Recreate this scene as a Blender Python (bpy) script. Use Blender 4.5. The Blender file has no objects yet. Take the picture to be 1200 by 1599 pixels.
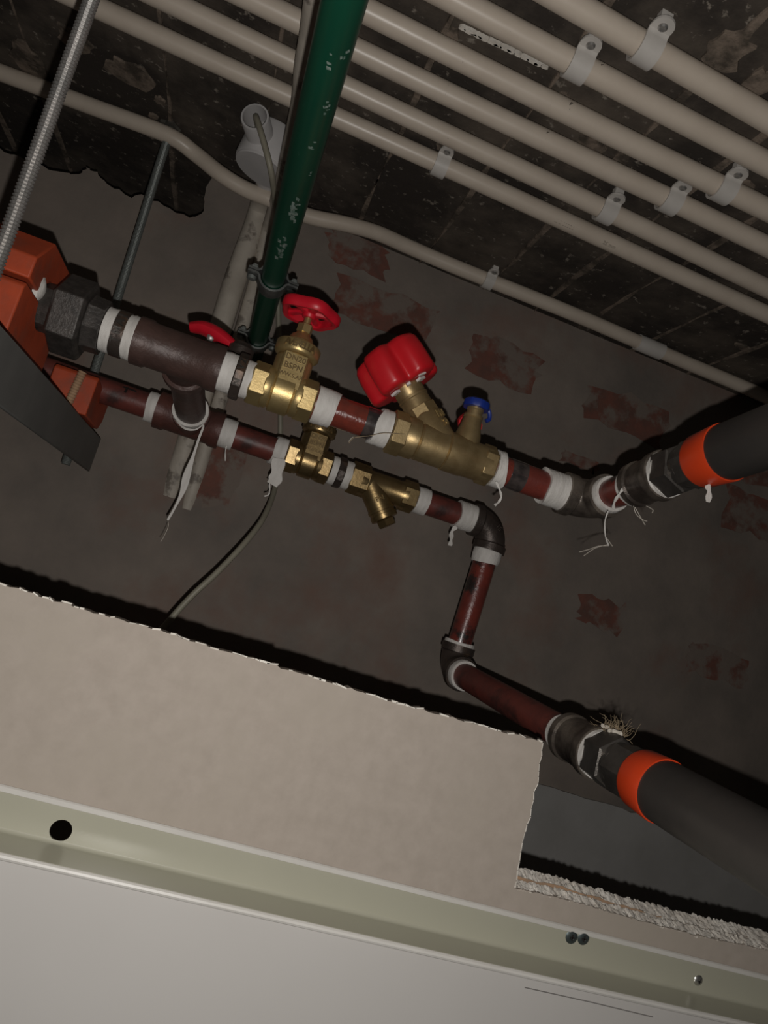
import bpy, math, random
import numpy as np
from mathutils import Vector, Matrix

random.seed(7)
rng = np.random.RandomState(11)
scene = bpy.context.scene
col = scene.collection

# ------------------------------------------------------------------ camera
IW, IH, FPX = 1200.0, 1599.0, 1100.0
YAW, PITCH, ROLL = math.radians(12.5), math.radians(7.6), math.radians(16.6)
_cy, _sy, _cp, _sp = math.cos(YAW), math.sin(YAW), math.cos(PITCH), math.sin(PITCH)
CF = np.array([_sy * _cp, _cy * _cp, _sp])
_r0 = np.array([_cy, -_sy, 0.0])
_u0 = np.cross(_r0, CF)
CR = math.cos(ROLL) * _r0 + math.sin(ROLL) * _u0
CU = -math.sin(ROLL) * _r0 + math.cos(ROLL) * _u0
cam_data = bpy.data.cameras.new('camera')
cam = bpy.data.objects.new('camera', cam_data)
col.objects.link(cam)
cam.matrix_world = Matrix(((CR[0], CU[0], -CF[0], 0), (CR[1], CU[1], -CF[1], 0), (CR[2], CU[2], -CF[2], 0), (0, 0, 0, 1)))
cam_data.sensor_fit = 'HORIZONTAL'
cam_data.sensor_width = 36.0
cam_data.lens = 36.0 * FPX / IW
cam_data.clip_start = 0.01
scene.camera = cam

# ------------------------------------------------------------------ world, flash, exposure
world = bpy.data.worlds.new('dim_room')
scene.world = world
world.use_nodes = True
bg = world.node_tree.nodes['Background']
bg.inputs['Color'].default_value = (1.0, 0.93, 0.86, 1)
bg.inputs['Strength'].default_value = 0.010
fl = bpy.data.lights.new('phone_flash', 'POINT')
fl.energy = 8.0
fl.color = (1.0, 0.965, 0.925)
fl.shadow_soft_size = 0.0028
flo = bpy.data.objects.new('phone_flash', fl)
flo.location = Vector(CR * 0.005 - CU * 0.028)
col.objects.link(flo)
scene.view_settings.view_transform = 'Standard'
scene.view_settings.look = 'None'
scene.view_settings.gamma = 1.0
scene.view_settings.use_curve_mapping = False
scene.view_settings.exposure = 0.0

YW = 1.0          # plaster face of the back wall
ZC = 0.518        # underside of the ceiling


# ------------------------------------------------------------------ place helpers
def ray(px, py):
    return CF + CR * (px - IW / 2) / FPX - CU * (py - IH / 2) / FPX


def at(px, py, Y):
    d = ray(px, py)
    return d * (Y / d[1])


def ceil(px, py, z):
    d = ray(px, py)
    return d * (z / d[2])


def on(A, B, px):
    """point of the line A-B seen at image column px"""
    k = (px - IW / 2) / FPX
    w = CR - k * CF
    a, b = A @ w, B @ w
    return A + (B - A) * (a / (a - b))


def nrm(v):
    v = np.asarray(v, float)
    return v / np.linalg.norm(v)


EX, EY, EZ = np.eye(3)


def frame(d):
    d = nrm(d)
    h = EZ if abs(d[2]) < 0.9 else EY
    u = nrm(np.cross(h, d))
    v = np.cross(d, u)
    return d, u, v


# ------------------------------------------------------------------ mesh generators: (verts, faces)
def join(*ms):
    V, Fc = [], []
    for v, f in ms:
        o = len(V)
        V += [tuple(x) for x in v]
        Fc += [tuple(i + o for i in q) for q in f]
    return V, Fc


def rings(rs, closed_u=True, cap=True):
    n = len(rs[0])
    V = [tuple(p) for r in rs for p in r]
    Fc = []
    for i in range(len(rs) - 1):
        for j in range(n):
            k = (j + 1) % n
            Fc.append((i * n + j, i * n + k, (i + 1) * n + k, (i + 1) * n + j))
    if cap:
        Fc.append(tuple(range(n - 1, -1, -1)))
        Fc.append(tuple((len(rs) - 1) * n + j for j in range(n)))
    return V, Fc


def lathe(p, d, prof, n=28, cap=True, phase=0.0, lobes=0, lob=0.0):
    p = np.asarray(p, float)
    d, u, v = frame(d)
    rs = []
    for t, r in prof:
        ring = []
        for j in range(n):
            a = 2 * math.pi * j / n + phase
            rr = r * (1 + lob * math.cos(lobes * a)) if lobes else r
            ring.append(p + d * t + (u * math.cos(a) + v * math.sin(a)) * rr)
        rs.append(ring)
    return rings(rs, cap=cap)


def hexn(p, d, L, r, n=6, phase=0.0, ch=0.0022):
    """nut: n-sided prism with its corners turned off"""
    base = lathe(p, d, [(0, r - ch), (ch * 0.6, r), (L - ch * 0.6, r), (L, r - ch)], n=n, phase=phase)
    return base


def tube(pts, r, n=14, cap=True, squash=None):
    pts = [np.asarray(q, float) for q in pts]
    m = len(pts)
    rad = r if hasattr(r, '__len__') else [r] * m
    tang = []
    for i in range(m):
        a, b = pts[max(i - 1, 0)], pts[min(i + 1, m - 1)]
        tang.append(nrm(b - a))
    _, u, v = frame(tang[0])
    rs = []
    for i in range(m):
        t = tang[i]
        u = nrm(u - t * (u @ t))
        v = np.cross(t, u)
        su, sv = squash if squash else (1, 1)
        rs.append([pts[i] + (u * math.cos(2 * math.pi * j / n) * su + v * math.sin(2 * math.pi * j / n) * sv) * rad[i] for j in range(n)])
    return rings(rs, cap=cap)


def smooth_path(pts, k=6):
    """Catmull-Rom through points"""
    P = [np.asarray(p, float) for p in pts]
    P = [2 * P[0] - P[1]] + P + [2 * P[-1] - P[-2]]
    out = []
    for i in range(1, len(P) - 2):
        for s in range(k):
            t = s / k
            a, b, c, d = P[i - 1], P[i], P[i + 1], P[i + 2]
            out.append(0.5 * ((2 * b) + (c - a) * t + (2 * a - 5 * b + 4 * c - d) * t * t + (-a + 3 * b - 3 * c + d) * t ** 3))
    out.append(P[-2])
    return out


def arc(c, p0dir, p1dir, R, k=8):
    """corner fillet: enters along p0dir, leaves along p1dir (unit), corner c, tangent length R"""
    a, b = c - p0dir * R, c + p1dir * R
    out = []
    for i in range(k + 1):
        t = i / k
        # circular quarter for 90 degree corners
        ang = t * math.pi / 2
        cen = c - p0dir * R + p1dir * R
        out.append(cen + (-p1dir) * R * math.cos(ang) + p0dir * R * math.sin(ang))
    return out


def box(c, ax, ay, az, hx, hy, hz):
    c = np.asarray(c, float)
    V = [c + ax * sx * hx + ay * sy * hy + az * sz * hz for sx in (-1, 1) for sy in (-1, 1) for sz in (-1, 1)]
    Fc = [(0, 1, 3, 2), (4, 6, 7, 5), (0, 4, 5, 1), (2, 3, 7, 6), (0, 2, 6, 4), (1, 5, 7, 3)]
    return V, Fc


def slab(poly, d):
    """closed polygon (list of points) pushed along vector d"""
    n = len(poly)
    d = np.asarray(d, float)
    V = [np.asarray(p, float) for p in poly] + [np.asarray(p, float) + d for p in poly]
    Fc = [tuple(range(n)), tuple(range(2 * n - 1, n - 1, -1))]
    for i in range(n):
        j = (i + 1) % n
        Fc.append((i, i + n, j + n, j))
    return V, Fc


def tape(p, d, L, r, rin, seed=0, j=0.0012, n=30, flare=0.0, keep=''):
    """wound band of thread-seal tape: uneven edges, a few wraps of relief"""
    rs_ = np.random.RandomState(seed)
    p = np.asarray(p, float)
    d, u, v = frame(d)
    ph = rs_.rand(4) * 6.28
    A = [2 * math.pi * k / n for k in range(n)]
    e0 = [j * (math.sin(a + ph[0]) + 0.5 * math.sin(3 * a + ph[1])) for a in A]
    e1 = [j * (math.sin(a + ph[2]) + 0.5 * math.sin(2 * a + ph[3])) for a in A]
    if 'a' in keep:
        e0 = [0.0] * n
    if 'b' in keep:
        e1 = [0.0] * n
    rs = []
    prof = [(0, rin), (0, r), (0.25, r * (1 + 0.01 * rs_.randn())), (0.5, r * (1.015 + 0.01 * rs_.randn())), (0.75, r * (1 + .012 * rs_.randn())), (1, r * (1 + flare)), (1, rin)]
    for t, rr in prof:
        ring = []
        for k, a in enumerate(A):
            tt = e0[k] * (1 - t) + (L + e1[k]) * t
            q = rr * (1 + (0.012 * math.sin(5 * a + ph[1] + 9 * t) if rr > rin else 0))
            ring.append(p + d * tt + (u * math.cos(a) + v * math.sin(a)) * q)
        rs.append(ring)
    return rings(rs, cap=False)


def ribbon(pts, w, nrm_dir=(0, -1, 0), th=0.0006):
    pts = [np.asarray(p, float) for p in pts]
    m = len(pts)
    ws = w if hasattr(w, '__len__') else [w] * m
    nd = nrm(nrm_dir)
    rs = []
    for i in range(m):
        t = nrm(pts[min(i + 1, m - 1)] - pts[max(i - 1, 0)])
        s = nrm(np.cross(t, nd))
        nn = np.cross(s, t)
        a = s * ws[i] / 2
        b = nn * th / 2
        rs.append([pts[i] - a - b, pts[i] + a - b, pts[i] + a + b, pts[i] - a + b])
    return rings(rs)


_txt_cache = {}


def text3d(s, size, depth, o, ex, ey, ez):
    """raised lettering, centred on o"""
    key = (s,)
    if key not in _txt_cache:
        cu = bpy.data.curves.new('lettering_source', 'FONT')
        cu.body = s
        cu.align_x = 'CENTER'
        cu.align_y = 'CENTER'
        cu.extrude = 0.5
        cu.resolution_u = 2
        cu.offset = 0.018
        ob = bpy.data.objects.new('lettering_source', cu)
        col.objects.link(ob)
        dg = bpy.context.evaluated_depsgraph_get()
        me = bpy.data.meshes.new_from_object(ob.evaluated_get(dg))
        _txt_cache[key] = ([tuple(v.co) for v in me.vertices], [tuple(p.vertices) for p in me.polygons])
        bpy.data.objects.remove(ob)
        bpy.data.meshes.remove(me)
        bpy.data.curves.remove(cu)
    V, Fc = _txt_cache[key]
    o = np.asarray(o, float)
    return [o + ex * (x * size) + ey * (y * size) + ez * ((z + 0.5) * depth) for x, y, z in V], Fc


# ------------------------------------------------------------------ materials
def mat(name, c1, c2=None, scale=30.0, lo=0.4, hi=0.6, rough=0.5, metal=0.0, bump=0.0, bscale=80.0, c3=None, scale3=8.0, lo3=0.55, hi3=0.65,
        rough2=None, spec=0.5, coat=0.0, stretch=None, coord='Object', sss=0.0):
    m = bpy.data.materials.new(name)
    m.use_nodes = True
    nt = m.node_tree
    nd, lk = nt.nodes, nt.links
    b = nd['Principled BSDF']
    b.inputs['Roughness'].default_value = rough
    b.inputs['Metallic'].default_value = metal
    b.inputs['Specular IOR Level'].default_value = spec
    b.inputs['Coat Weight'].default_value = coat
    b.inputs['Coat Roughness'].default_value = 0.12
    tc = nd.new('ShaderNodeTexCoord')
    src = tc.outputs[coord]
    if stretch:
        mp = nd.new('ShaderNodeMapping')
        mp.inputs['Scale'].default_value = stretch
        lk.new(src, mp.inputs['Vector'])
        src = mp.outputs['Vector']

    def noise(sc, a, z, detail=6, off=0.0):
        n = nd.new('ShaderNodeTexNoise')
        n.inputs['Scale'].default_value = sc
        n.inputs['Detail'].default_value = detail
        n.inputs['Roughness'].default_value = 0.62
        if off:
            ad = nd.new('ShaderNodeVectorMath')
            ad.operation = 'ADD'
            ad.inputs[1].default_value = (off, off * 1.7, -off)
            lk.new(src, ad.inputs[0])
            lk.new(ad.outputs[0], n.inputs['Vector'])
        else:
            lk.new(src, n.inputs['Vector'])
        r = nd.new('ShaderNodeMapRange')
        r.inputs['From Min'].default_value = a
        r.inputs['From Max'].default_value = z
        lk.new(n.outputs['Fac'], r.inputs['Value'])
        return r.outputs['Result'], n

    cur = None
    if c2 is not None:
        fac, _ = noise(scale, lo, hi)
        mx = nd.new('ShaderNodeMix')
        mx.data_type = 'RGBA'
        mx.inputs['A'].default_value = (*c1, 1)
        mx.inputs['B'].default_value = (*c2, 1)
        lk.new(fac, mx.inputs['Factor'])
        cur = mx.outputs['Result']
        if rough2 is not None:
            mr = nd.new('ShaderNodeMix')
            mr.inputs['A'].default_value = rough
            mr.inputs['B'].default_value = rough2
            lk.new(fac, mr.inputs['Factor'])
            lk.new(mr.outputs['Result'], b.inputs['Roughness'])
    if c3 is not None:
        fac3, _ = noise(scale3, lo3, hi3, 7, 3.1)
        mx = nd.new('ShaderNodeMix')
        mx.data_type = 'RGBA'
        if cur:
            lk.new(cur, mx.inputs['A'])
        else:
            mx.inputs['A'].default_value = (*c1, 1)
        mx.inputs['B'].default_value = (*c3, 1)
        lk.new(fac3, mx.inputs['Factor'])
        cur = mx.outputs['Result']
    if cur:
        lk.new(cur, b.inputs['Base Color'])
    else:
        b.inputs['Base Color'].default_value = (*c1, 1)
    if bump:
        _, n = noise(bscale, 0, 1, 8, 5.3)
        bp = nd.new('ShaderNodeBump')
        bp.inputs['Strength'].default_value = bump
        bp.inputs['Distance'].default_value = 0.002
        lk.new(n.outputs['Fac'], bp.inputs['Height'])
        lk.new(bp.outputs['Normal'], b.inputs['Normal'])
    return m


M = {}
M['plaster'] = mat('grey_plaster', (0.265, 0.222, 0.188), (0.178, 0.154, 0.134), 6, .36, .66, rough=.9, bump=.6, bscale=34, c3=(0.225, 0.142, 0.112), scale3=5.5, lo3=.52, hi3=.72, spec=.2)
M['plaster2'] = mat('smooth_grey_plaster', (0.37, 0.36, 0.345), (0.32, 0.31, 0.295), 9, .4, .65, rough=.85, bump=.15, bscale=60, spec=.2)
M['oldwall'] = mat('dark_old_wall', (0.125, 0.115, 0.096), (0.070, 0.065, 0.056), 14, .4, .62, rough=.85, bump=.4, bscale=50, c3=(0.18, .165, .135), scale3=26, lo3=.60, hi3=.72, spec=.2)
M['ceiling'] = mat('stained_dark_concrete', (0.046, 0.038, 0.032), (0.150, 0.122, 0.096), 9, .44, .72, rough=.8, bump=.6, bscale=70, c3=(0.27, .235, .195), scale3=95, lo3=.61, hi3=.69, spec=.25)
M['seam'] = mat('mortar_seam', (0.24, 0.19, 0.15), (0.085, 0.070, 0.056), 45, .42, .6, rough=.95, bump=.7, bscale=140, spec=.1)
M['brick'] = mat('red_brick_smeared', (0.205, 0.088, 0.066), (0.145, 0.082, 0.066), 28, .4, .62, rough=.9, bump=.5, bscale=90, c3=(0.215, 0.175, 0.148), scale3=24, lo3=.46, hi3=.57, spec=.15)
M['conduit'] = mat('cream_conduit', (0.605, 0.525, 0.435), (0.555, 0.475, 0.39), 20, .4, .7, rough=.36, c3=(0.10, 0.085, 0.07), scale3=70, lo3=.705, hi3=.725, spec=.5)
M['conduit2'] = mat('plastered_conduit', (0.52, 0.47, 0.40), (0.43, 0.385, 0.325), 25, .4, .6, rough=.55, c3=(0.22, 0.19, 0.16), scale3=22, lo3=.56, hi3=.62, spec=.3, bump=.2)
M['clip'] = mat('pale_plastic', (0.62, 0.585, 0.545), (0.56, 0.53, 0.49), 30, .4, .6, rough=.42)
M['boxgrey'] = mat('light_grey_plastic', (0.55, 0.53, 0.52), (0.50, 0.485, .475), 20, .4, .6, rough=.5)
M['green'] = mat('green_plastic_pipe', (0.004, 0.058, 0.031), (0.005, 0.046, 0.026), 12, .4, .6, rough=.36, c3=(0.10, 0.20, 0.155), scale3=60, lo3=.70, hi3=.73, spec=.4, stretch=(1.6, .35, 1.6))
M['redpipe'] = mat('red_oxide_primer', (0.20, 0.040, 0.028), (0.15, 0.032, 0.024), 40, .4, .6, rough=.24, rough2=.4, c3=(0.030, 0.022, 0.020), scale3=26, lo3=.53, hi3=.62, bump=.45, bscale=90, coat=.35)
M['redpipe_dull'] = mat('dull_red_primer', (0.165, 0.040, 0.030), (0.125, 0.034, 0.027), 40, .4, .6, rough=.45, c3=(0.055, 0.024, 0.021), scale3=24, lo3=.54, hi3=.68, bump=.25, bscale=120)
M['wrap'] = mat('dark_printed_band', (0.075, 0.06, 0.056), (0.03, 0.026, 0.026), 60, .42, .58, rough=.22, coat=.5, bump=.2, bscale=90)
M['film'] = mat('glossy_red_film', (0.20, 0.040, 0.026), (0.15, 0.034, 0.024), 60, .4, .6, rough=.18, coat=.6, bump=.35, bscale=110)
M['iron'] = mat('dark_cast_iron', (0.085, 0.066, 0.056), (0.055, 0.043, 0.037), 40, .4, .6, rough=.38, metal=.45, bump=.45, bscale=140, c3=(0.12, .075, .05), scale3=30, lo3=.58, hi3=.7)
M['browniron'] = mat('brown_painted_iron', (0.092, 0.052, 0.043), (0.066, 0.039, 0.033), 30, .4, .6, rough=.42, metal=.1, bump=.4, bscale=120)
M['redtee'] = mat('red_brown_iron', (0.115, 0.042, 0.032), (0.082, 0.035, 0.029), 30, .4, .6, rough=.45, metal=.1, bump=.4, bscale=120)
M['blackiron'] = mat('black_forged_iron', (0.075, 0.066, 0.060), (0.05, 0.045, 0.041), 140, .4, .6, rough=.42, metal=.4, bump=.3, bscale=300)
M['elbowiron'] = mat('worn_steel_elbow', (0.23, 0.195, 0.160), (0.075, 0.060, 0.051), 22, .4, .6, rough=.33, metal=.5, bump=.35, bscale=110)
M['steel'] = mat('bright_nut_steel', (0.17, 0.155, 0.14), (0.11, 0.10, 0.09), 30, .4, .6, rough=.36, metal=.75, bump=.25, bscale=110)
M['zinc'] = mat('zinc_rod', (0.44, 0.42, 0.40), (0.34, 0.33, 0.315), 40, .4, .6, rough=.38, metal=.7)
M['zincdull'] = mat('dull_zinc_rod', (0.22, 0.235, 0.22), (0.17, 0.185, 0.175), 40, .4, .6, rough=.5, metal=.4)
M['strut'] = mat('grey_painted_steel', (0.155, 0.155, 0.146), (0.130, 0.130, 0.124), 14, .4, .6, rough=.5, metal=.1, bump=.05)
M['clampsteel'] = mat('galvanised_clamp', (0.23, 0.24, 0.23), (0.15, 0.155, 0.15), 60, .4, .6, rough=.4, metal=.7)
M['brass'] = mat('cast_brass', (0.56, 0.42, 0.195), (0.49, 0.36, 0.16), 60, .4, .6, rough=.40, metal=.75, bump=.09, bscale=420)
M['brass2'] = mat('aged_brass', (0.44, 0.325, 0.165), (0.35, 0.25, 0.12), 60, .4, .6, rough=.42, metal=.72, bump=.08, bscale=380)
M['brass3'] = mat('shaded_brass', (0.40, 0.29, 0.14), (0.31, 0.215, 0.10), 50, .4, .6, rough=.34, metal=.88, bump=.08, bscale=300)  # darker brass copy for lower valve and strainer, their shading put into the colour
M['patina'] = mat('dark_brass_patina', (0.15, 0.10, 0.042), (0.20, 0.135, 0.06), 90, .4, .6, rough=.5, metal=.5)
M['redpaint'] = mat('red_enamel', (0.62, 0.010, 0.026), (0.54, 0.009, 0.022), 40, .4, .6, rough=.40)
M['redplastic'] = mat('red_plastic', (0.62, 0.014, 0.022), (0.58, 0.013, 0.020), 40, .4, .6, rough=.36)
M['blueplastic'] = mat('blue_plastic', (0.012, 0.035, 0.26), (0.010, 0.03, 0.22), 40, .4, .6, rough=.4)
M['orange'] = mat('orange_block', (0.47, 0.066, 0.019), (0.37, 0.056, 0.019), 30, .4, .65, rough=.6, c3=(0.22, 0.075, 0.046), scale3=16, lo3=.52, hi3=.72, bump=.2)
M['orangeband'] = mat('orange_sleeve', (0.70, 0.060, 0.014), (0.64, 0.055, 0.013), 30, .4, .6, rough=.36)
M['rubber'] = mat('black_insulation', (0.034, 0.030, 0.027), (0.027, 0.024, 0.022), 18, .4, .6, rough=.42, rough2=.52, c3=(0.075, .068, .062), scale3=20, lo3=.62, hi3=.76, bump=.2, bscale=26)
M['tape'] = mat('white_thread_tape', (0.74, 0.71, 0.67), (0.64, 0.61, 0.57), 50, .4, .6, rough=.65, bump=.5, bscale=160, stretch=(2.5, .6, .6))
M['hemp'] = mat('hemp_fibre', (0.40, 0.31, 0.20), (0.28, 0.21, 0.13), 90, .4, .6, rough=.9)
M['thread'] = mat('white_thread', (0.62, 0.57, 0.50), (.52, .47, .4), 90, .4, .6, rough=.9)
M['rope'] = mat('tan_thread', (0.50, 0.33, 0.20), (0.40, 0.25, 0.15), 90, .4, .6, rough=.8)
M['cable'] = mat('grey_cable', (0.30, 0.28, 0.215), (0.26, 0.24, 0.185), 30, .4, .6, rough=.5)
M['paper'] = mat('gypsum_board_paper', (0.405, 0.352, 0.303), (0.365, 0.316, 0.270), 75, .36, .66, rough=.85, bump=.08, bscale=150, c3=(0.385, 0.338, 0.285), scale3=9, lo3=.45, hi3=.7, spec=.2)
M['gypsum'] = mat('broken_gypsum', (0.80, 0.76, 0.69), (0.66, 0.61, 0.54), 60, .4, .6, rough=.95, bump=.45, bscale=160, spec=.1)
M['paperseam'] = mat('torn_brown_paper', (0.40, 0.25, 0.15), (0.30, 0.2, 0.13), 50, .4, .6, rough=.9)
M['profile'] = mat('coated_steel_profile', (0.395, 0.385, 0.305), (0.38, 0.37, 0.293), 6, .4, .6, rough=.30, metal=.0, spec=.6)
M['lip'] = mat('white_bead', (0.62, 0.60, 0.56), (.58, .56, .52), 20, .4, .6, rough=.4)
M['white'] = mat('white_painted_board', (0.52, 0.50, 0.475), (0.505, 0.485, 0.46), 5, .4, .6, rough=.7, spec=.25)
M['screw'] = mat('phosphated_screw', (0.10, 0.12, 0.12), (0.07, 0.085, 0.085), 60, .4, .6, rough=.42, metal=.6)
M['brightscrew'] = mat('bright_zinc_screw', (0.75, 0.74, 0.70), (.65, .64, .6), 60, .4, .6, rough=.22, metal=.9)
M['print'] = mat('faint_print', (0.30, 0.26, 0.215), (0.38, .33, .27), 80, .4, .6, rough=.6)
M['scuff'] = mat('pale_scuff', (0.20, 0.25, 0.22), (0.09, 0.15, 0.12), 160, .42, .58, rough=.7)
M['ink'] = mat('black_ink', (0.018, 0.014, 0.013), rough=.6)
M['greyline'] = mat('grey_scratch', (0.17, 0.16, 0.15), rough=.8)
M['whitemark'] = mat('white_print', (0.70, 0.68, 0.65), rough=.6)


# ------------------------------------------------------------------ object helpers
def mesh_obj(name, geo, m, origin, smooth=40):
    V, Fc = geo
    o = np.asarray(origin, float)
    me = bpy.data.meshes.new(name)
    me.from_pydata([tuple(np.asarray(v) - o) for v in V], [], Fc)
    me.update()
    import bmesh
    bm = bmesh.new()
    bm.from_mesh(me)
    bmesh.ops.recalc_face_normals(bm, faces=bm.faces)
    bm.to_mesh(me)
    bm.free()
    if smooth:
        for p in me.polygons:
            p.use_smooth = True
        me.set_sharp_from_angle(angle=math.radians(smooth))
    me.materials.append(M[m])
    ob = bpy.data.objects.new(name, me)
    col.objects.link(ob)
    return ob


def tag(o, label, cat, group=None):
    o['label'] = label
    o['category'] = cat
    if group:
        o['group'] = group


def single(name, label, cat, geo, m, group=None, smooth=40, origin=None):
    if origin is None:
        origin = np.mean(np.array([tuple(v) for v in geo[0]]), axis=0)
    ob = mesh_obj(name, geo, m, origin, smooth)
    ob.location = Vector(origin)
    tag(ob, label, cat, group)
    return ob


class Thing:
    def __init__(self, name, label, cat, origin, group=None):
        self.o = np.asarray(origin, float)
        self.root = bpy.data.objects.new(name, None)
        self.root.empty_display_size = 0.02
        self.root.location = Vector(self.o)
        col.objects.link(self.root)
        tag(self.root, label, cat, group)

    def part(self, name, geo, m, parent=None, label=None, smooth=40, bevel=0.0):
        ob = mesh_obj(name, geo, m, self.o, smooth)
        ob.parent = parent if parent is not None else self.root
        if label:
            ob['label'] = label
        if bevel:
            bv = ob.modifiers.new('edge', 'BEVEL')
            bv.width = bevel
            bv.segments = 2
            bv.limit_method = 'ANGLE'
        return ob


def struct(name, geo, m, parent=None, smooth=30):
    ob = mesh_obj(name, geo, m, (0, 0, 0), smooth)
    if parent is None:
        ob['kind'] = 'structure'
    else:
        ob.parent = parent
    return ob


# ================================================================== THE SHELL
def wobble(pts, amp, seed, k=4):
    """subdivide a polyline and jitter it (torn edges)"""
    r = np.random.RandomState(seed)
    out = []
    for a, b in zip(pts[:-1], pts[1:]):
        a, b = np.asarray(a, float), np.asarray(b, float)
        for i in range(k):
            out.append(a + (b - a) * i / k + r.randn(len(a)) * amp * (1 if i or len(out) else 0))
    out.append(np.asarray(pts[-1], float))
    return out


# back wall, broken open at the upper left where the ceiling runs on behind it
torn_px = [(-120, 200), (0, 232), (30, 245), (62, 258), (90, 270), (122, 271), (135, 262), (152, 268), (166, 286), (205, 308), (225, 304), (255, 322), (297, 341), (316, 334), (320, 312), (322, 292)]
torn = [at(x, y, YW) for x, y in torn_px]
edge = [np.array([p[0], YW, p[2]]) for p in torn]
edge = wobble(edge, 0.0014, 3, 4)
for e_ in edge:
    e_[1] = YW
poly = [np.array([-1.9, YW, -1.1]), np.array([-1.9, YW, edge[0][2]])] + edge + [np.array([edge[-1][0] + .004, YW, ZC]), np.array([2.9, YW, ZC]), np.array([2.9, YW, -1.1])]
wall = struct('wall_back', slab(poly, (0, 0.11, 0)), 'plaster')
# smoother lower plaster, lower right
lp = [at(x, y, YW - .006) for x, y in [(640, 1155), (760, 1195), (840, 1224), (870, 1232), (900, 1243), (960, 1258), (1010, 1275), (1060, 1292), (1130, 1308), (1260, 1345)]]
lp = wobble([np.array([p[0], YW - .006, p[2]]) for p in lp], 0.0009, 5, 4)
for e_ in lp:
    e_[1] = YW - .006
poly = lp + [np.array([lp[-1][0] + 1.4, YW - .006, lp[-1][2] - .02]), np.array([lp[-1][0] + 1.4, YW - .006, -1.05]), np.array([lp[0][0], YW - .006, -1.05])]
struct('lower_plaster_coat', slab(poly, (0, 0.007, 0)), 'plaster2', wall)

# bricks showing through the plaster
brick_px = [(600, 486, .155, .062), (789, 566, .118, .066), (980, 648, .150, .062), (1175, 806, .11, .066), (1190, 735, .10, .05), (350, 742, .05, .085),
            (560, 395, .09, .05), (940, 958, .08, .05), (905, 720, .06, .02), (1120, 1040, .12, .05)]
for i, (x, y, w, h) in enumerate(brick_px):
    c = at(x, y, YW)
    r = np.random.RandomState(40 + i)
    pl = []
    for (u0, v0), (u1, v1) in zip([(-1, -1), (1, -1), (1, 1), (-1, 1)], [(1, -1), (1, 1), (-1, 1), (-1, -1)]):
        for k in range(6):
            t = k / 6
            pl.append(np.array([c[0] + (u0 + (u1 - u0) * t) * w / 2 + r.randn() * min(.0045, .08 * w), YW - .0007, c[2] + (v0 + (v1 - v0) * t) * h / 2 + r.randn() * min(.004, .08 * h)]))
    struct('brick', slab(pl, (0, 0.004, 0)), 'brick', wall)

ceiling = struct('ceiling', box((0.4, 0.6, ZC + 0.06), EX, EY, EZ, 2.4, 1.6, 0.06), 'ceiling')
seam_x = [-.47, -.385, -.215, -.09, .056, .165, .272, .36, .441, .541, .65, .76, .88]
for i, x in enumerate(seam_x):
    r = np.random.RandomState(90 + i)
    n = 26
    L, Rr = [], []
    ph = r.rand() * 6
    for k in range(n + 1):
        y = 0.30 + ((1.30 if x < 0 else 0.998) - 0.30) * k / n
        wd = .0030 + .0016 * math.sin(k * .55 + ph * 3) + .0006 * r.randn()
        xo = x + .0012 * math.sin(k * .6 + ph) + .0004 * r.randn()
        L.append((xo - wd, y)), Rr.append((xo + wd, y))
    V = []
    for (xl, y), (xr, _) in zip(L, Rr):
        z = ZC - .0012 - .0022 * r.rand()
        V += [(xl, y, ZC + .001), (xl + .001, y, z), (xr - .001, y, z), (xr, y, ZC + .001)]
    Fc = []
    for k in range(n):
        for q in range(3):
            Fc.append((k * 4 + q, k * 4 + q + 1, k * 4 + q + 5, k * 4 + q + 4))
    struct('mortar_seam', (V, Fc), 'seam', ceiling)


def blob_patch(c, rx, ry, th, seed, n=18):
    r = np.random.RandomState(seed)
    pl = []
    for k in range(n):
        a = 2 * math.pi * k / n
        q = 1 + .16 * r.randn()
        pl.append(np.array([c[0] + rx * math.cos(a) * max(.4, q), c[1] + ry * math.sin(a) * max(.4, q), ZC - th]))
    return slab(pl, (0, 0, th + .001))


for i, (x, y, rx, ry) in enumerate([(1135, 80, .016, .02), (1180, 130, .012, .016), (925, 225, .016, .012), (1035, 250, .012, .007), (968, 248, .008, .014), (1165, 285, .009, .005),
                                    (700, 62, .007, .018), (660, 120, .006, .012), (690, 225, .005, .008), (1160, 540, .012, .006), (880, 150, .006, .006), (250, 155, .007, .006), (240, 180, .006, .005), (45, 95, .02, .03), (205, 115, .03, .02), (120, 60, .02, .02)]):
    c = ceil(x, y, ZC)
    struct('mortar_patch', blob_patch(c, rx, ry, .003, 200 + i), 'seam', ceiling)
# crumbly white plaster line
a, b = ceil(724, 40, ZC), ceil(852, 100, ZC)
for i in range(13):
    c = a + (b - a) * (i + .3 * rng.rand()) / 12
    struct('plaster_crumb', blob_patch(c, .0035 + .003 * rng.rand(), .0018, .004, 300 + i, 9), 'gypsum', ceiling)

# --------------------------------------------------------------- partition below: white board, steel profile, gypsum board
YB = 0.50
wt0, wt1 = at(0, 1225, YB - .002), at(1200, 1524, YB - .002)       # top of the profile web
wb0, wb1 = at(0, 1292, YB - .002), at(1200, 1573, YB - .002)       # web meets ledge
YL = 0.474                                                         # outer edge of the ledge


def ext(p, q, x):
    """point of line p-q at world x"""
    t = (x - p[0]) / (q[0] - p[0])
    return p + (q - p) * t


XL, XR = -0.55, 1.10
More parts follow.
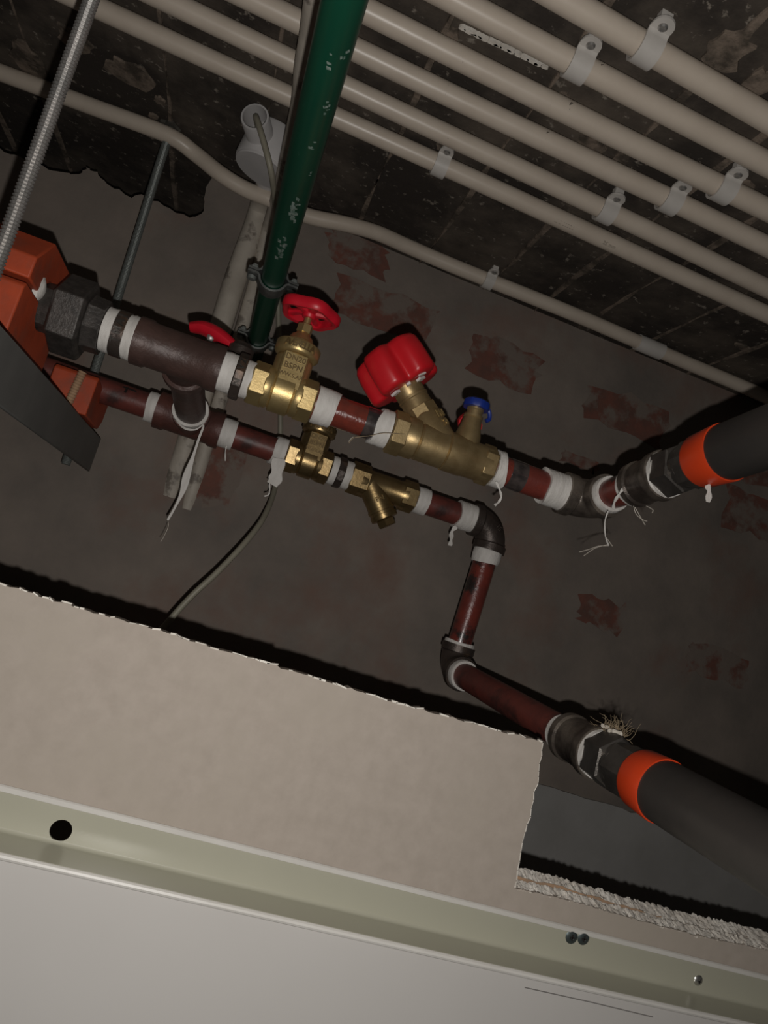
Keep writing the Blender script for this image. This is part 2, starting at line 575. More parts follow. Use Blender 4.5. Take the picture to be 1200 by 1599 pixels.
# white painted board in front of the studs
tl, tr = ext(wb0, wb1, XL), ext(wb0, wb1, XR)
fw = struct('wall_front', slab([np.array([XL, YL - .002, tl[2] - .0065]), np.array([XR, YL - .002, tr[2] - .0065]), np.array([XR, YL - .002, -1.0]), np.array([XL, YL - .002, -1.0])], (0, .0125, 0)), 'white')
rp = np.random.RandomState(1)
struct('edge_bead', tube([np.array([ext(wb0, wb1, x)[0], YL - .0030, ext(wb0, wb1, x)[2] - .0046]) for x in np.linspace(XL, XR, 8)], .0022, 10), 'lip', fw)
# thin scratch on the white board
sa, sb = at(820, 1542, YL - .0022), at(1020, 1588, YL - .0022)
struct('scratch_line', tube([sa, (sa + sb) / 2 + np.array([0, 0, .0004]), sb], .00035, 6), 'greyline', fw)

# metal profile: web with a punched hole, ledge, bright top lip
prof = Thing('metal_profile', 'beige coated steel channel with a punched hole along the white board', 'profile', (wb0 + wb1) / 2)
hole_c = at(95, 1297, YB - .002)
hole_r = .0068
yw_ = YB - .002


def webpt(x, t):
    p, q = ext(wb0, wb1, x), ext(wt0, wt1, x)
    r_ = p + (q - p) * t
    return np.array([x, yw_, r_[2]])


hx0, hx1 = hole_c[0] - .016, hole_c[0] + .016
TT = .84                       # the top lip starts here
sq = []
for t_ in np.linspace(0, 1, 9)[:-1]:
    sq.append(webpt(hx0 + (hx1 - hx0) * t_, 0))
for t_ in np.linspace(0, 1, 9)[:-1]:
    sq.append(webpt(hx1, TT * t_))
for t_ in np.linspace(0, 1, 9)[:-1]:
    sq.append(webpt(hx1 + (hx0 - hx1) * t_, TT))
for t_ in np.linspace(0, 1, 9)[:-1]:
    sq.append(webpt(hx0, TT * (1 - t_)))
V, Fc = [], []
nS = len(sq)
circ = []
for p in sq:
    a_ = math.atan2(p[2] - hole_c[2], p[0] - hole_c[0])
    circ.append(np.array([hole_c[0] + hole_r * math.cos(a_), yw_, hole_c[2] + hole_r * math.sin(a_)]))
V = sq + circ + [c + np.array([0, .0012, 0]) for c in circ]
for i in range(nS):
    j = (i + 1) % nS
    Fc.append((i, j, nS + j, nS + i))
    Fc.append((nS + i, nS + j, 2 * nS + j, 2 * nS + i))
web1 = (V, Fc)
lft = ([webpt(XL, 0), webpt(hx0, 0), webpt(hx0, TT), webpt(XL, TT)], [(0, 1, 2, 3)])
rgt = ([webpt(hx1, 0), webpt(XR, 0), webpt(XR, TT), webpt(hx1, TT)], [(0, 1, 2, 3)])
web = prof.part('web', join(web1, lft, rgt), 'profile', smooth=20)
V = []
for x in (XL, XR):
    b_ = webpt(x, 0)
    V += [b_ + np.array([0, 0, .0002]), b_ + np.array([0, -.0005, -.0008]), b_ + np.array([0, -.0014, -.0016]), b_ + np.array([0, -.0026, -.0019]), np.array([x, YL - .003, b_[2] - .0024]), np.array([x, YL - .003, b_[2] - .004]), np.array([x, yw_ + .001, b_[2] - .004])]
Fc = [(i, i + 1, i + 8, i + 7) for i in range(6)]
prof.part('ledge', (V, Fc), 'profile', smooth=60)
V = []
for x in (XL, XR):
    a_, b_ = webpt(x, TT), webpt(x, 1.0)
    V += [a_, a_ + np.array([0, -.0007, .0004]), b_ + np.array([0, -.0009, -.0004]), b_ + np.array([0, .0004, .0003]), b_ + np.array([0, .0016, 0])]
Fc = [(i, i + 1, i + 6, i + 5) for i in range(4)]
prof.part('top_lip', (V, Fc), 'lip', label='bright white lip along the top of the channel')


def screw(px, py, r, m, label, dome=.34):
    c = at(px, py, yw_)
    t = Thing('screw', label, 'screw', c, 'screws in the steel channel')
    d = np.array([0., -1, 0])
    h = r * dome
    t.part('head', lathe(c + EY * .0005, d, [(0, r * .98), (h * .35, r), (h * .75, r * .8), (h, r * .42), (h, r * .36), (h * .4, r * .2)], 20), m)
    cr = join(box(c + d * (h * .93), EX, EY, EZ, r * .42, .0002, r * .09), box(c + d * (h * .93), EX, EY, EZ, r * .09, .0002, r * .42))
    t.part('cross_recess', cr, 'ink')
    t.part('shank', lathe(c, -d, [(0, r * .4), (.014, r * .38), (.018, r * .1)], 10), m)


screw(893, 1463, .0051, 'screw', 'left one of the pair of dark screw heads on the channel')
screw(911.5, 1465, .0050, 'screw', 'right one of the pair of dark screw heads on the channel')
screw(1091, 1531, .0041, 'brightscrew', 'single bright zinc screw head near the right end of the channel', .5)

# gypsum board with its notch; torn top edge
gtop = [at(x, y, YB) for x, y in [(-260, 836), (0, 913), (180, 965), (430, 1040), (640, 1103), (848, 1160)]]
gtop = wobble(gtop, .0005, 21, 22)
gside = wobble([at(x, y, YB) for x, y in [(848, 1160), (838, 1225), (820, 1300), (803, 1392)]], .0006, 22, 6)
gnot = wobble([at(x, y, YB) for x, y in [(803, 1386), (900, 1409), (1000, 1438), (1100, 1463), (1200, 1484), (1400, 1537), (1700, 1612), (1850, 1650)]], .00035, 23, 30)
outl = gtop + gside[1:-1] + gnot
for p in outl:
    p[1] = YB
botz = None
blo, bro = ext(wt0, wt1, outl[0][0]), ext(wt0, wt1, outl[-1][0])
botz = (blo[2] + bro[2]) / 2
outl = outl + [np.array([bro[0], YB, bro[2] - .005]), np.array([blo[0], YB, blo[2] - .005])]
gb = Thing('gypsum_board', 'beige paper-faced gypsum board notched at its right end above the channel', 'board', (0.1, YB, botz))
back = [p + EY * .0125 for p in outl]
board = gb.part('board', slab(outl, (0, .0105, 0)), 'paper', smooth=25)
# torn white fringe along the top edge
fr = []
rf = np.random.RandomState(31)
pts = gtop[::2]
for p, q in zip(gtop[:-1], gtop[1:]):
    if rf.rand() < .5:
        m_ = (p + q) / 2
        fr.append(box(m_ + np.array([0, .0008, .0002 + .0004 * rf.rand()]), nrm(q - p), EY, EZ, np.linalg.norm(q - p) * (.35 + .5 * rf.rand()), .0012, .0002 + .0005 * rf.rand()))
for p, q in zip(gside[:-1], gside[1:]):
    m_ = (p + q) / 2
    fr.append(box(m_ + np.array([.0003, .003, 0]), nrm(q - p), EY, EX, np.linalg.norm(q - p) * .45, .002, .0006 + .0005 * rf.rand()))
tf = gb.part('torn_fringe', join(*fr), 'gypsum', board, label='ragged white torn edge of the board')
tf['kind'] = 'stuff'


def crumble(line, y0, y1, z0, z1, seed, nx=700, ny=9):
    """rough broken face running up and back from a line"""
    r = np.random.RandomState(seed)
    L = np.array([np.asarray(p) for p in line])
    s = np.linspace(0, len(L) - 1, nx)
    V = []
    n1 = r.randn(nx, ny)
    n1 = n1 + 1.0 * np.repeat(r.randn(nx // 5 + 1, ny), 5, axis=0)[:nx]
    for _ in range(1):
        n1[1:-1] = .5 * n1[1:-1] + .25 * (n1[:-2] + n1[2:])
    for i, t in enumerate(s):
        k = min(int(t), len(L) - 2)
        p = L[k] + (L[k + 1] - L[k]) * (t - k)
        for j in range(ny):
            q = j / (ny - 1)
            amp = .00055 if 0 < j < ny - 1 else .0003
            V.append((p[0] + .0004 * r.randn(), p[1] + y0 + (y1 - y0) * q + .0005 * n1[i, j], p[2] + z0 + (z1 - z0) * q + amp * n1[i, j]))
    Fc = [(i * ny + j, (i + 1) * ny + j, (i + 1) * ny + j + 1, i * ny + j + 1) for i in range(nx - 1) for j in range(ny - 1)]
    return V, Fc


gb.part('broken_edge', crumble(gnot, .0002, .0122, -.0004, .0024, 51), 'gypsum', board, label='crumbling white gypsum edge of the notch')
gb2 = Thing('gypsum_board', 'rear gypsum board whose broken white edge shows behind the notch', 'board', (0.6, YB + .014, botz))
gl2 = [p + np.array([0, .0155, .0026 - .0016 * i / len(gnot)]) for i, p in enumerate(gnot)]
o2 = gl2 + [np.array([gl2[-1][0], YB + .0155, bro[2] - .005]), np.array([gl2[0][0], YB + .0155, ext(wt0, wt1, gl2[0][0])[2] - .005])]
b2 = gb2.part('board', slab(o2, (0, .0115, 0)), 'paper', smooth=25)
gb2.part('broken_edge', crumble(gl2, -.0006, .0125, 0, .0040, 52), 'gypsum', b2, label='crumbling white gypsum edge')
sm = gl2[:78:3]
gb2.part('torn_paper', ribbon([p + np.array([0, -.0012, .0006 * math.sin(i)]) for i, p in enumerate(sm)], [.0018 + .0010 * rf.rand() if i < 18 else .002 - .0002 * (i - 18) for i in range(len(sm))], (0, -1, .5), .0008), 'paperseam', b2, label='brown torn paper between the layers')

# ================================================================== CEILING CONDUITS
ZR = ZC - .0165
RC = .0106
row = [
    ('A', (880, 0), (1200, 184), 'cream conduit nearest the camera, at the top right corner', -.05),
    ('B', (710, 0), (1200, 256), 'second cream conduit of the ceiling row counted from the top right', -.2),
    ('C', (650, 56), (1200, 329), 'third cream conduit of the ceiling row counted from the top right', -.35),
    ('D', (650, 122), (1200, 386), 'fourth cream conduit of the ceiling row counted from the top right', -.5),
    ('E', (650, 187), (1200, 450), 'fifth cream conduit of the ceiling row, next to the printed one', -.6),
    ('F', (130, 2), (1200, 491), 'cream conduit of the ceiling row closest to the wall, with faint print', -.7)]
cond = {}
for k, a, b, lab, x0 in row:
    p, q = ceil(*a, ZR), ceil(*b, ZR)
    p0, p1 = ext(p, q, -.75), ext(p, q, 1.2)
    t = Thing('conduit', lab, 'conduit', (p0 + p1) / 2, 'parallel cream conduits on the ceiling')
    pts = [p0 + (p1 - p0) * i / 30 + np.array([0, .0009 * math.sin(i * .7 + ord(k)), 0]) for i in range(31)]
    cond[k] = (p, q)
    t.part('tube', tube(pts, RC, 20), 'conduit')
    if k == 'F':
        u = nrm(q - p)
        dn = nrm(np.array([0, -.62, -.78]))
        ss = nrm(np.cross(dn, u))
        for px_, s_ in ((805, 'PVC-U 25 LIGHT'), (880, 'IEC 61386'), (950, '25 mm')):
            c = on(p, q, px_) + dn * (RC - .0002)
            t.part('print', text3d(s_, .0062, .0003, c, u, -ss if ss[2] < 0 else ss, dn), 'print', smooth=0, label='faint printed marking')


def clip(p, u, side, lab, w=.009, r=RC, down=None, mtl='clip'):
    """saddle clip over a conduit with one screwed ear"""
    u = nrm(u)
    dn = np.array([0., 0, -1]) if down is None else nrm(down)
    sd = nrm(np.cross(dn, u)) * side
    sd = nrm(np.array([0., -1, 0]) - u * (-u[1])) if down is None else nrm(side)
    t = Thing('conduit_clip', lab, 'clip', p, 'saddle clips holding the conduits')
    prof_ = []
    ro = r + .0022
    up = -dn
    gap = (ZC - p[2]) if down is None else .016
    prof_.append(sd * -1 * ro + up * (gap * .9))
    for i in range(13):
        a = math.pi * i / 12
        prof_.append(-sd * ro * math.cos(a) + dn * ro * math.sin(a))
    eh = r * .45
    prof_.append(sd * (ro + .0002) + up * (eh - .003))
    prof_.append(sd * (ro + .0022) + up * eh)
    prof_.append(sd * (ro + .0065) + up * eh)
    n = len(prof_)
    V = []
    for i, q in enumerate(prof_):
        d_ = prof_[min(i + 1, n - 1)] - prof_[max(i - 1, 0)]
        nn = nrm(np.cross(d_, u))
        for s1, s2 in ((-1, -1), (1, -1), (1, 1), (-1, 1)):
            V.append(p + q + u * s1 * w + nn * s2 * .0011)
    Fc = []
    for i in range(n - 1):
        for j in range(4):
            k = (j + 1) % 4
            Fc.append((i * 4 + j, i * 4 + k, i * 4 + 4 + k, i * 4 + 4 + j))
    Fc += [(0, 1, 2, 3), (n * 4 - 1, n * 4 - 2, n * 4 - 3, n * 4 - 4)]
    t.part('strap', (V, Fc), mtl, smooth=35)
    ec = p + sd * (ro + .0065) + up * eh
    t.part('ear', lathe(ec - dn * .0011, dn, [(0, w * .99), (.0022, w * .99)], 22), mtl)
    t.part('base', box(ec + up * (gap - eh) / 2 - sd * .001, u, sd, up, w * .55, .0035, (gap - eh) / 2), mtl)
    t.part('screw', lathe(ec + sd * .0002, dn, [(0, .0042), (.0020, .0040), (.0028, .0026), (.0024, .0008)], 14), 'zinc')


for k, px_, lab in (('A', 1010, 'pale clip on the top right corner conduit'), ('B', 903, 'pale clip on the second conduit from the top right'), ('C', 1130, 'pale clip on the third conduit, rightmost of the three neighbouring clips'),
                    ('D', 1047, 'pale clip on the fourth conduit, middle of the three neighbouring clips'), ('E', 947, 'pale clip on the fifth conduit, leftmost of the three neighbouring clips'),
                    ('F', 688, 'pale clip on the row conduit closest to the wall, right of the green pipe')):
    p, q = cond[k]
    clip(on(p, q, px_), q - p, -1, lab, w=.0095 if k != 'F' else .008)

# lone conduit along the wall corner: bends down to cross the wall conduit
zl = ZC - .013
lone = [ceil(-120, 68, zl), ceil(0, 113, zl), ceil(140, 165, zl), ceil(260, 210, zl - .002), ceil(305, 240, zl - .008), ceil(345, 272, zl - 0.024), ceil(385, 296, zl - 0.030), ceil(430, 314, zl - 0.032), ceil(480, 337, zl - 0.030), ceil(540, 350, zl - .018),
        ceil(590, 364, zl - .008), ceil(640, 386, zl - .001), ceil(720, 420, zl), ceil(900, 492, zl), ceil(1050, 557, zl), ceil(1180, 612, zl), ceil(1300, 668, zl)]
lt = Thing('conduit', 'single cream conduit bending past the round box along the wall corner', 'conduit', lone[8])
lt.part('tube', tube(smooth_path(lone, 6), .0104, 18), 'conduit')
ca, cb = ceil(996, 534, zl), ceil(1034, 550, zl)
lt.part('coupler', lathe(ca, cb - ca, [(0, .0108), (0, .0124), (np.linalg.norm(cb - ca), .0124), (np.linalg.norm(cb - ca), .0108)], 20), 'clip', label='pale coupler sleeve')
clip(ceil(763, 437, zl), EX, -1, 'pale clip on the single conduit at the wall corner, above the red knob', w=.0075, r=.0104)

# cream conduit over the row, running to the wall and down it
zy = ZC - .048
ya = [ceil(497, -40, zy), ceil(487, 40, zy), ceil(475, 110, zy), ceil(466, 180, zy)]
xw = ya[-1][0]
ybend = YW - .012
pth = ya + [np.array([xw - .004, .90, zy]), np.array([xw - .006, .955, zy - .001]), np.array([xw - .007, ybend - .008, zy - .014])]
w2 = [at(402, 430, ybend), at(369, 545, ybend + .003), at(333, 660, ybend + .009), at(292, 795, ybend + .020)]
t2 = Thing('conduit', 'thin cream conduit beside the green pipe, turning down the wall', 'conduit', ya[1])
t2.part('tube', tube(smooth_path(pth + w2, 6), .0100, 16), 'conduit2')

# round junction box on the ceiling and its conduit
bc = ceil(410, 264, ZC - .046)
jb = Thing('junction_box', 'round grey junction box on the ceiling with an open spout', 'junction box', (bc[0], bc[1], ZC))
tilt = nrm(np.array([-.10, .03, -1.0]))
top = bc - tilt * .046
body = jb.part('body', lathe(top, tilt, [(0, .0345), (.004, .036), (.044, .036), (.046, .0352)], 40), 'boxgrey')
jb.part('lid', lathe(bc, tilt, [(-.0005, .0345), (.0018, .0345), (.0028, .0335)], 40), 'boxgrey')
lu = nrm(np.cross(tilt, EY))
jb.part('lid_screw', lathe(bc + lu * .026 + np.cross(tilt, lu) * -.004, tilt, [(.0025, .0032), (.004, .0028), (.0036, .001)], 12), 'zinc')
s0, s1 = at(408, 216, bc[1] - .022), at(398, 182, bc[1] - .060)
sd_ = nrm(s1 - s0)
L_ = np.linalg.norm(s1 - s0)
jb.part('spout', lathe(s0, sd_, [(-.01, .0165), (L_ - .001, .0165), (L_, .016), (L_, .0140), (L_ - .03, .0138), (-.01, .0136)], 30, cap=False), 'boxgrey')
jb.part('socket', lathe(bc - tilt * .024 + EY * .03, nrm((0.1, 1, -.1)), [(0, .0165), (.03, .016), (.03, .014)], 24), 'boxgrey')
c1 = [bc - tilt * .024 + np.array([.004, .055, -.002]), at(409, 318, YW - .028), at(397, 356, YW - .014), at(364, 448, YW - .012), at(331, 560, YW - .008), at(294, 690, YW + .002), at(266, 775, YW + .013)]
t1 = Thing('conduit', 'thick cream conduit running from the round box down the wall, plaster smeared', 'conduit', c1[3])
t1.part('tube', tube(smooth_path(c1, 6), .0155, 20), 'conduit2')

# grey cable out of the spout
spm = s0 + sd_ * (L_ * .35)
cb_ = [spm, s1 + sd_ * .004 + np.array([.003, 0, -.002]), at(413, 225, s1[1] - .012), at(424, 270, s1[1] - .002), at(430, 318, .84), at(431, 360, .90), at(433, 430, .955), at(436, 530, .975), at(438, 640, .978), at(437, 700, .978), at(430, 760, .93), at(413, 806, .88), at(385, 845, .85), at(340, 893, .835), at(300, 930, .83), at(262, 972, .83), at(215, 1030, .83), at(190, 1100, .84)]
single('cable', 'grey cable hanging from the round box down the wall behind the pipes', 'cable', tube(smooth_path(cb_, 6), .0036, 10), 'cable')

# ================================================================== GREEN PIPE AND CLAMPS
g0, g1 = at(538, 0, .36), at(400, 540, .95)
gx, gz = (g0[0] + g1[0]) / 2, (g0[2] + g1[2]) / 2
gp0, gp1 = g0 + (g1 - g0) * -.5, g0 + (g1 - g0) * 1.07
gd = nrm(g1 - g0)
gt = Thing('green_pipe', 'green plastic pipe with pale scuffs coming from above towards the wall', 'pipe', (gp0 + gp1) / 2)
gtube = gt.part('tube', tube([gp0 + (gp1 - gp0) * i / 20 for i in range(21)], .0126, 28), 'green')


def scuff(yy, a0, la, lw, seed, dens):
    # worn patch: small flakes lying on the pipe surface
    r = np.random.RandomState(seed)
    c = g0 + (g1 - g0) * ((yy - .36) / .59)
    u_ = nrm(np.cross(gd, EZ))
    v_ = np.cross(u_, gd)
    V, Fc = [], []
    for i in range(dens):
        t = r.randn() * la
        a = a0 + r.randn() * lw
        w, l = .05 + .10 * r.rand(), la * (.10 + .25 * r.rand())
        k = len(V)
        for ta, aa in ((t - l, a - w), (t + l, a - w * .6), (t + l * .8, a + w), (t - l * .7, a + w * .8)):
            e = u_ * math.cos(aa) + v_ * math.sin(aa)
            V.append(c + gd * ta + e * (.01262 + .00006))
        Fc.append((k, k + 1, k + 2, k + 3))
    return V, Fc


for yy, a0, la, lw, dens in ((.565, -1.25, .010, .15, 26), (.635, -1.45, .009, .16, 20), (.43, -1.0, .004, .10, 5), (.475, -1.15, .0025, .2, 5), (.40, -1.5, .006, .05, 3), (.51, -.9, .003, .2, 4), (.385, -.7, .005, .12, 4)):
    sf = gt.part('scuff', scuff(yy, a0, la, lw, int(yy * 1000), dens), 'scuff', gtube, label='pale worn scuff')
    sf['kind'] = 'stuff'


def pipe_clamp(c, lab):
    t = Thing('pipe_clamp', lab, 'clamp', c, 'two-bolt clamps on the green pipe')
    uu, vv = EX, np.cross(gd, EX)
    for s, nm in ((1, 'upper_half'), (-1, 'lower_half')):
        pts = []
        sec = []
        for i in range(13):
            a = math.pi * (i / 12)
            sec.append(uu * math.cos(a) * .0146 + EZ * s * math.sin(a) * .0146)
        sec = [uu * .027 + EZ * s * .0016, uu * .0165 + EZ * s * .0016] + sec[1:-1] + [-uu * .0165 + EZ * s * .0016, -uu * .027 + EZ * s * .0016]
        V = []
        n = len(sec)
        for i, q in enumerate(sec):
            d_ = nrm(sec[min(i + 1, n - 1)] - sec[max(i - 1, 0)])
            nn = nrm(np.cross(d_, gd))
            for s1_, s2_ in ((-1, -1), (1, -1), (1, 1), (-1, 1)):
                V.append(c + q + gd * s1_ * .010 + nn * s2_ * .0011)
        Fc = []
        for i in range(n - 1):
            for j in range(4):
                k = (j + 1) % 4
                Fc.append((i * 4 + j, i * 4 + k, i * 4 + 4 + k, i * 4 + 4 + j))
        Fc += [(0, 1, 2, 3), (n * 4 - 1, n * 4 - 2, n * 4 - 3, n * 4 - 4)]
        t.part(nm, (V, Fc), 'clampsteel', smooth=35)
    for sx in (-1, 1):
        p = c + uu * sx * .0215
        t.part('bolt', join(lathe(p - EZ * .007, EZ, [(0, .0045), (.0035, .0048), (.0035, .003), (.017, .003)], 12), lathe(p + EZ * .003, EZ, [(0, .0055), (.004, .0055)], 6)), 'zincdull')


pc1 = g0 + (g1 - g0) * ((.735 - .36) / .59)
pipe_clamp(pc1, 'galvanised two-bolt clamp on the green pipe above the red handwheel')
pc2 = g0 + (g1 - g0) * ((.925 - .36) / .59)
pipe_clamp(pc2, 'galvanised clamp at the wall end of the green pipe, behind the brass valve')

# ================================================================== HANGER: RODS, STRUT, ORANGE BLOCKS


def threaded(p0, p1, r, pitch, depth, m, label, name='threaded_rod', n=12):
    L = np.linalg.norm(p1 - p0)
    d = nrm(p1 - p0)
    k = int(L / pitch)
    prof_ = []
    for i in range(k):
        prof_ += [(i * pitch, r - depth), (i * pitch + pitch * .5, r)]
    return single(name, label, 'rod', lathe(p0, d, prof_, n), m, smooth=20)


r1a, r1b = at(143, 0, .515), at(3, 390, .515)
r1d = nrm(r1b - r1a)
rt = r1a - r1d * ((ZC - r1a[2]) / -r1d[2]) * -1 if False else r1a + (r1a - r1b) * ((ZC - r1a[2]) / (r1a[2] - r1b[2]))
threaded(rt, r1b + (r1b - r1a) * .55, .0054, .0027, .0013, 'zinc', 'bright threaded rod nearest the camera at the upper left')
r2a = ceil(268, 197, ZC)
r2b = at(102, 727, r2a[1])
threaded(r2a, r2b, .0056, .0018, .0005, 'zincdull', 'dull grey threaded rod passing behind both pipe runs')
a_ = blob_patch(r2a, .012, .012, .004, 77, 14)
struct('anchor_hole_crumble', a_, 'oldwall', ceiling)

# strut along Y under the pipes
xs = -.171
zt, zb = .1060, .0610
st = Thing('steel_strut', 'dark grey steel hanger strut under the orange pipe blocks', 'strut', (xs, .7, zb))
hw = .020
ye, yf = .955, .40
sec = [(0, zt), (0, zb), (-.004, zb), (-.004, zt - .004), (-2 * hw, zt - .004), (-2 * hw, zt)]
poly = [np.array([xs + x, ye, z]) for x, z in sec]
sb_ = st.part('angle_bar', slab(poly, (0, yf - ye, 0)), 'strut', smooth=20, bevel=.0012)

UA, UB = at(72, 480, .65), at(763, 728, .65)
UA, UB = UA.copy(), UB.copy()
uz = (UA[2] + UB[2]) / 2
UA[2] = UB[2] = uz
LA, LB = at(214, 628, .85), at(740, 811, .85)
ux = nrm(UB - UA)
lx = nrm(LB - LA)
RP = .0150


def block(px0, px1, yc, zc, yfw, ybw, z0, z1, name, label, rb, notch_top=True, chamf=.014, half='lower'):
    """clamp block: Y-Z outline with a round bore, pushed along X"""
    pl = []
    if half == 'lower':
        pl += [(yfw, z0), (ybw - .012, z0), (ybw, z0 + .012), (ybw, z1 - .004), (ybw - .004, z1)]
        for i in range(11):
            a = math.pi * i / 10
            pl.append((yc + rb * math.cos(a), min(z1, zc) - rb * math.sin(a) if zc >= z1 - .002 else zc - rb * math.sin(a)))
        pl += [(yfw + .004, z1), (yfw, z1 - .004)]
    else:
        pl += [(yfw, z0)]
        for i in range(11):
            a = math.pi * (1 - i / 10)
            pl.append((yc + rb * math.cos(a), z0 + rb * math.sin(a)))
        pl += [(ybw, z0), (ybw + .006, z0 + .010), (ybw, z1 - chamf), (ybw - chamf * 1.2, z1), (yfw + .030, z1), (yfw, z1 - .026)]
    poly = [np.array([px0, y, z]) for y, z in pl]
    return slab(poly, (px1 - px0, 0, 0))


bxr = at(47, 437, .595)[0]
upb = Thing('pipe_block', 'orange faceted upper half of the clamp around the black union pipe', 'pipe block', (bxr - .03, .65, uz), 'orange pipe clamp blocks')
upb.part('block', block(bxr, bxr - .060, .65, uz, .592, .702, uz + .003, uz + .047, '', '', .019, half='upper'), 'orange', smooth=25, bevel=.0015)
upb.part('white_paste', lathe((bxr - .004, .629, uz + .007), EX, [(0, .011), (.004, .010), (.006, .006), (.0065, .002)], 14, lobes=3, lob=.2), 'tape', label='smear of white paste in the joint')
lob = Thing('pipe_block', 'orange lower half of the clamp between the strut and the black union pipe', 'pipe block', (bxr - .03, .65, zt), 'orange pipe clamp blocks')
lob.part('block', block(bxr + .001, bxr - .060, .65, uz, .585, .705, zt + .001, uz - .002, '', '', .019), 'orange', smooth=25, bevel=.0015)
b3r = at(152, 598, .80)[0]
b3l = at(84, 573, .80)[0]
lz = at(214, 628, .85)[2]
thb = Thing('pipe_block', 'orange cradle block with a tan cord under the lower red pipe', 'pipe block', ((b3r + b3l) / 2, .85, zt), 'orange pipe clamp blocks')
thb.part('block', block(b3r, b3l, .85, lz, .80, .898, zt + .001, lz + .004, '', '', RP), 'orange', smooth=25, bevel=.0015)
rx = (b3l + b3r) / 2 + .002
n = 26
tw = []
rp0, rp1 = np.array([rx + .004, .7975, lz + .003]), np.array([rx + .001, .7975, zt + .001])
rdir = nrm(rp1 - rp0)
rl = np.linalg.norm(rp1 - rp0)
thb.part('cord', lathe(rp0, rdir, [(rl * i / 28, .0036 if i % 2 else .0048) for i in range(29)], 12), 'rope', label='tan twisted cord in a groove')

# ================================================================== UPPER RUN


def U(px_):
    return on(UA, UB, px_)


def LW(px_):
    return on(LA, LB, px_)


def span(P, a, b):
    p, q = P(a), P(b)
    return p, nrm(q - p), np.linalg.norm(q - p)


# pipe stub and union
p, d, L = span(U, -20, 84)
un = Thing('pipe_union', 'black iron union with a large hexagonal nut beside the orange clamp', 'union', U(115), 'pipe fittings')
hb, _, _ = span(U, 66, 92)
un.part('tail', lathe(U(20), d, [(0, .018), (np.linalg.norm(U(68) - U(20)), .018)], 24), 'blackiron')
p, d, L = span(U, 64, 90)
un.part('end_hexagon', hexn(p, d, L, .0215, 8, .2, .003), 'blackiron', smooth=20)
p, d, L = span(U, 90, 140)
un.part('union_nut', hexn(p, d, L, .0355, 6, .77, .004), 'blackiron', smooth=20, bevel=.0008)
p, d, L = span(U, 134, 164)
un.part('body', lathe(p, d, [(0, .0285), (.004, .0255), (.006, .0248), (L, .0242)], 8, phase=.38), 'blackiron', smooth=20)

# hexagon nipple between union and tee, with tape both sides and embossed letters
p, d, L = span(U, 160, 217)
nip = Thing('pipe_nipple', 'dark iron nipple with raised letters between union and upper tee', 'nipple', U(190), 'pipe fittings')
nip.part('shell', lathe(p, d, [(0, .0190), (L * .34, .0190), (L * .36, .0208), (L * .66, .0208), (L * .68, .019), (L, .019)], 28), 'iron')
nip.part('thread_tape', tape(U(165), d, np.linalg.norm(U(181) - U(165)), .0200, .017, 1, .0008, keep='a'), 'tape')
nip.part('thread_tape', tape(p + d * L * .66, d, L * .30, .0202, .017, 2, .0008), 'tape')


def wrap_text(s, c, d, r, size, depth, ang0):
    """raised letters running round a cylinder (axis d through c); read across the axis"""
    d = nrm(d)
    side = nrm(np.cross(EZ, d))            # points to -Y or +Y
    if side[1] > 0:
        side = -side
    upv = nrm(np.cross(d, side))
    if upv[2] < 0:
        upv = -upv
    out = []
    n = len(s)
    for i, ch in enumerate(s):
        if ch == ' ':
            continue
        a = ang0 + (i - (n - 1) / 2) * (size * .82 / r)
        # from below going up
        ez = side * math.cos(a) + upv * math.sin(a)
        ex = -side * math.sin(a) + upv * math.cos(a)
        out.append(text3d(ch, size, depth, c + ez * (r - .0003), ex, -d, ez))
    return join(*out)


nip.part('lettering', wrap_text('TMAJ', p + d * L * .51, d, .0208, .0095, .0013, .05), 'steel', label='raised letters')


def tee(name, label, P, a, b, m, r, rc, bdir, bl, brc, px_mid, group='pipe fittings'):
    p, d, L = span(P, a, b)
    t = Thing(name, label, 'tee', P((a + b) / 2), group)
    t.part('run', lathe(p, d, [(0, rc * .9), (0, rc), (.0105, rc), (.013, r), (L - .013, r), (L - .0105, rc), (L, rc), (L, rc * .9)], 36), m)
    c = P(px_mid)
    t.part('branch', lathe(c, bdir, [(0, r * .97), (bl - .012, r * .94), (bl - .010, brc), (bl, brc), (bl, brc * .86)], 32), m)
    return t


tu, tl_ = U(288), LW(300)
bd = nrm(tl_ - tu)
bdist = np.linalg.norm(tl_ - tu)
tee('pipe_tee', 'large brown iron tee on the upper pipe run', U, 213, 346, 'browniron', .0202, .0218, bd, .038, .0222, 288)
np_ = Thing('pipe_nipple', 'short brown nipple joining the upper and the lower tee', 'nipple', tu + bd * .06, 'pipe fittings')
np_.part('shell', lathe(tu + bd * .036, bd, [(0, .0168), (bdist - .07, .0168)], 26), 'browniron')
np_.part('thread_tape', tape(tu + bd * (bdist - .044), bd, .007, .0200, .0165, 4, .0016), 'tape')
tee('pipe_tee', 'red-brown iron tee on the lower pipe run', LW, 246, 346, 'redtee', .0200, .0218, -bd, .036, .0212, 300)

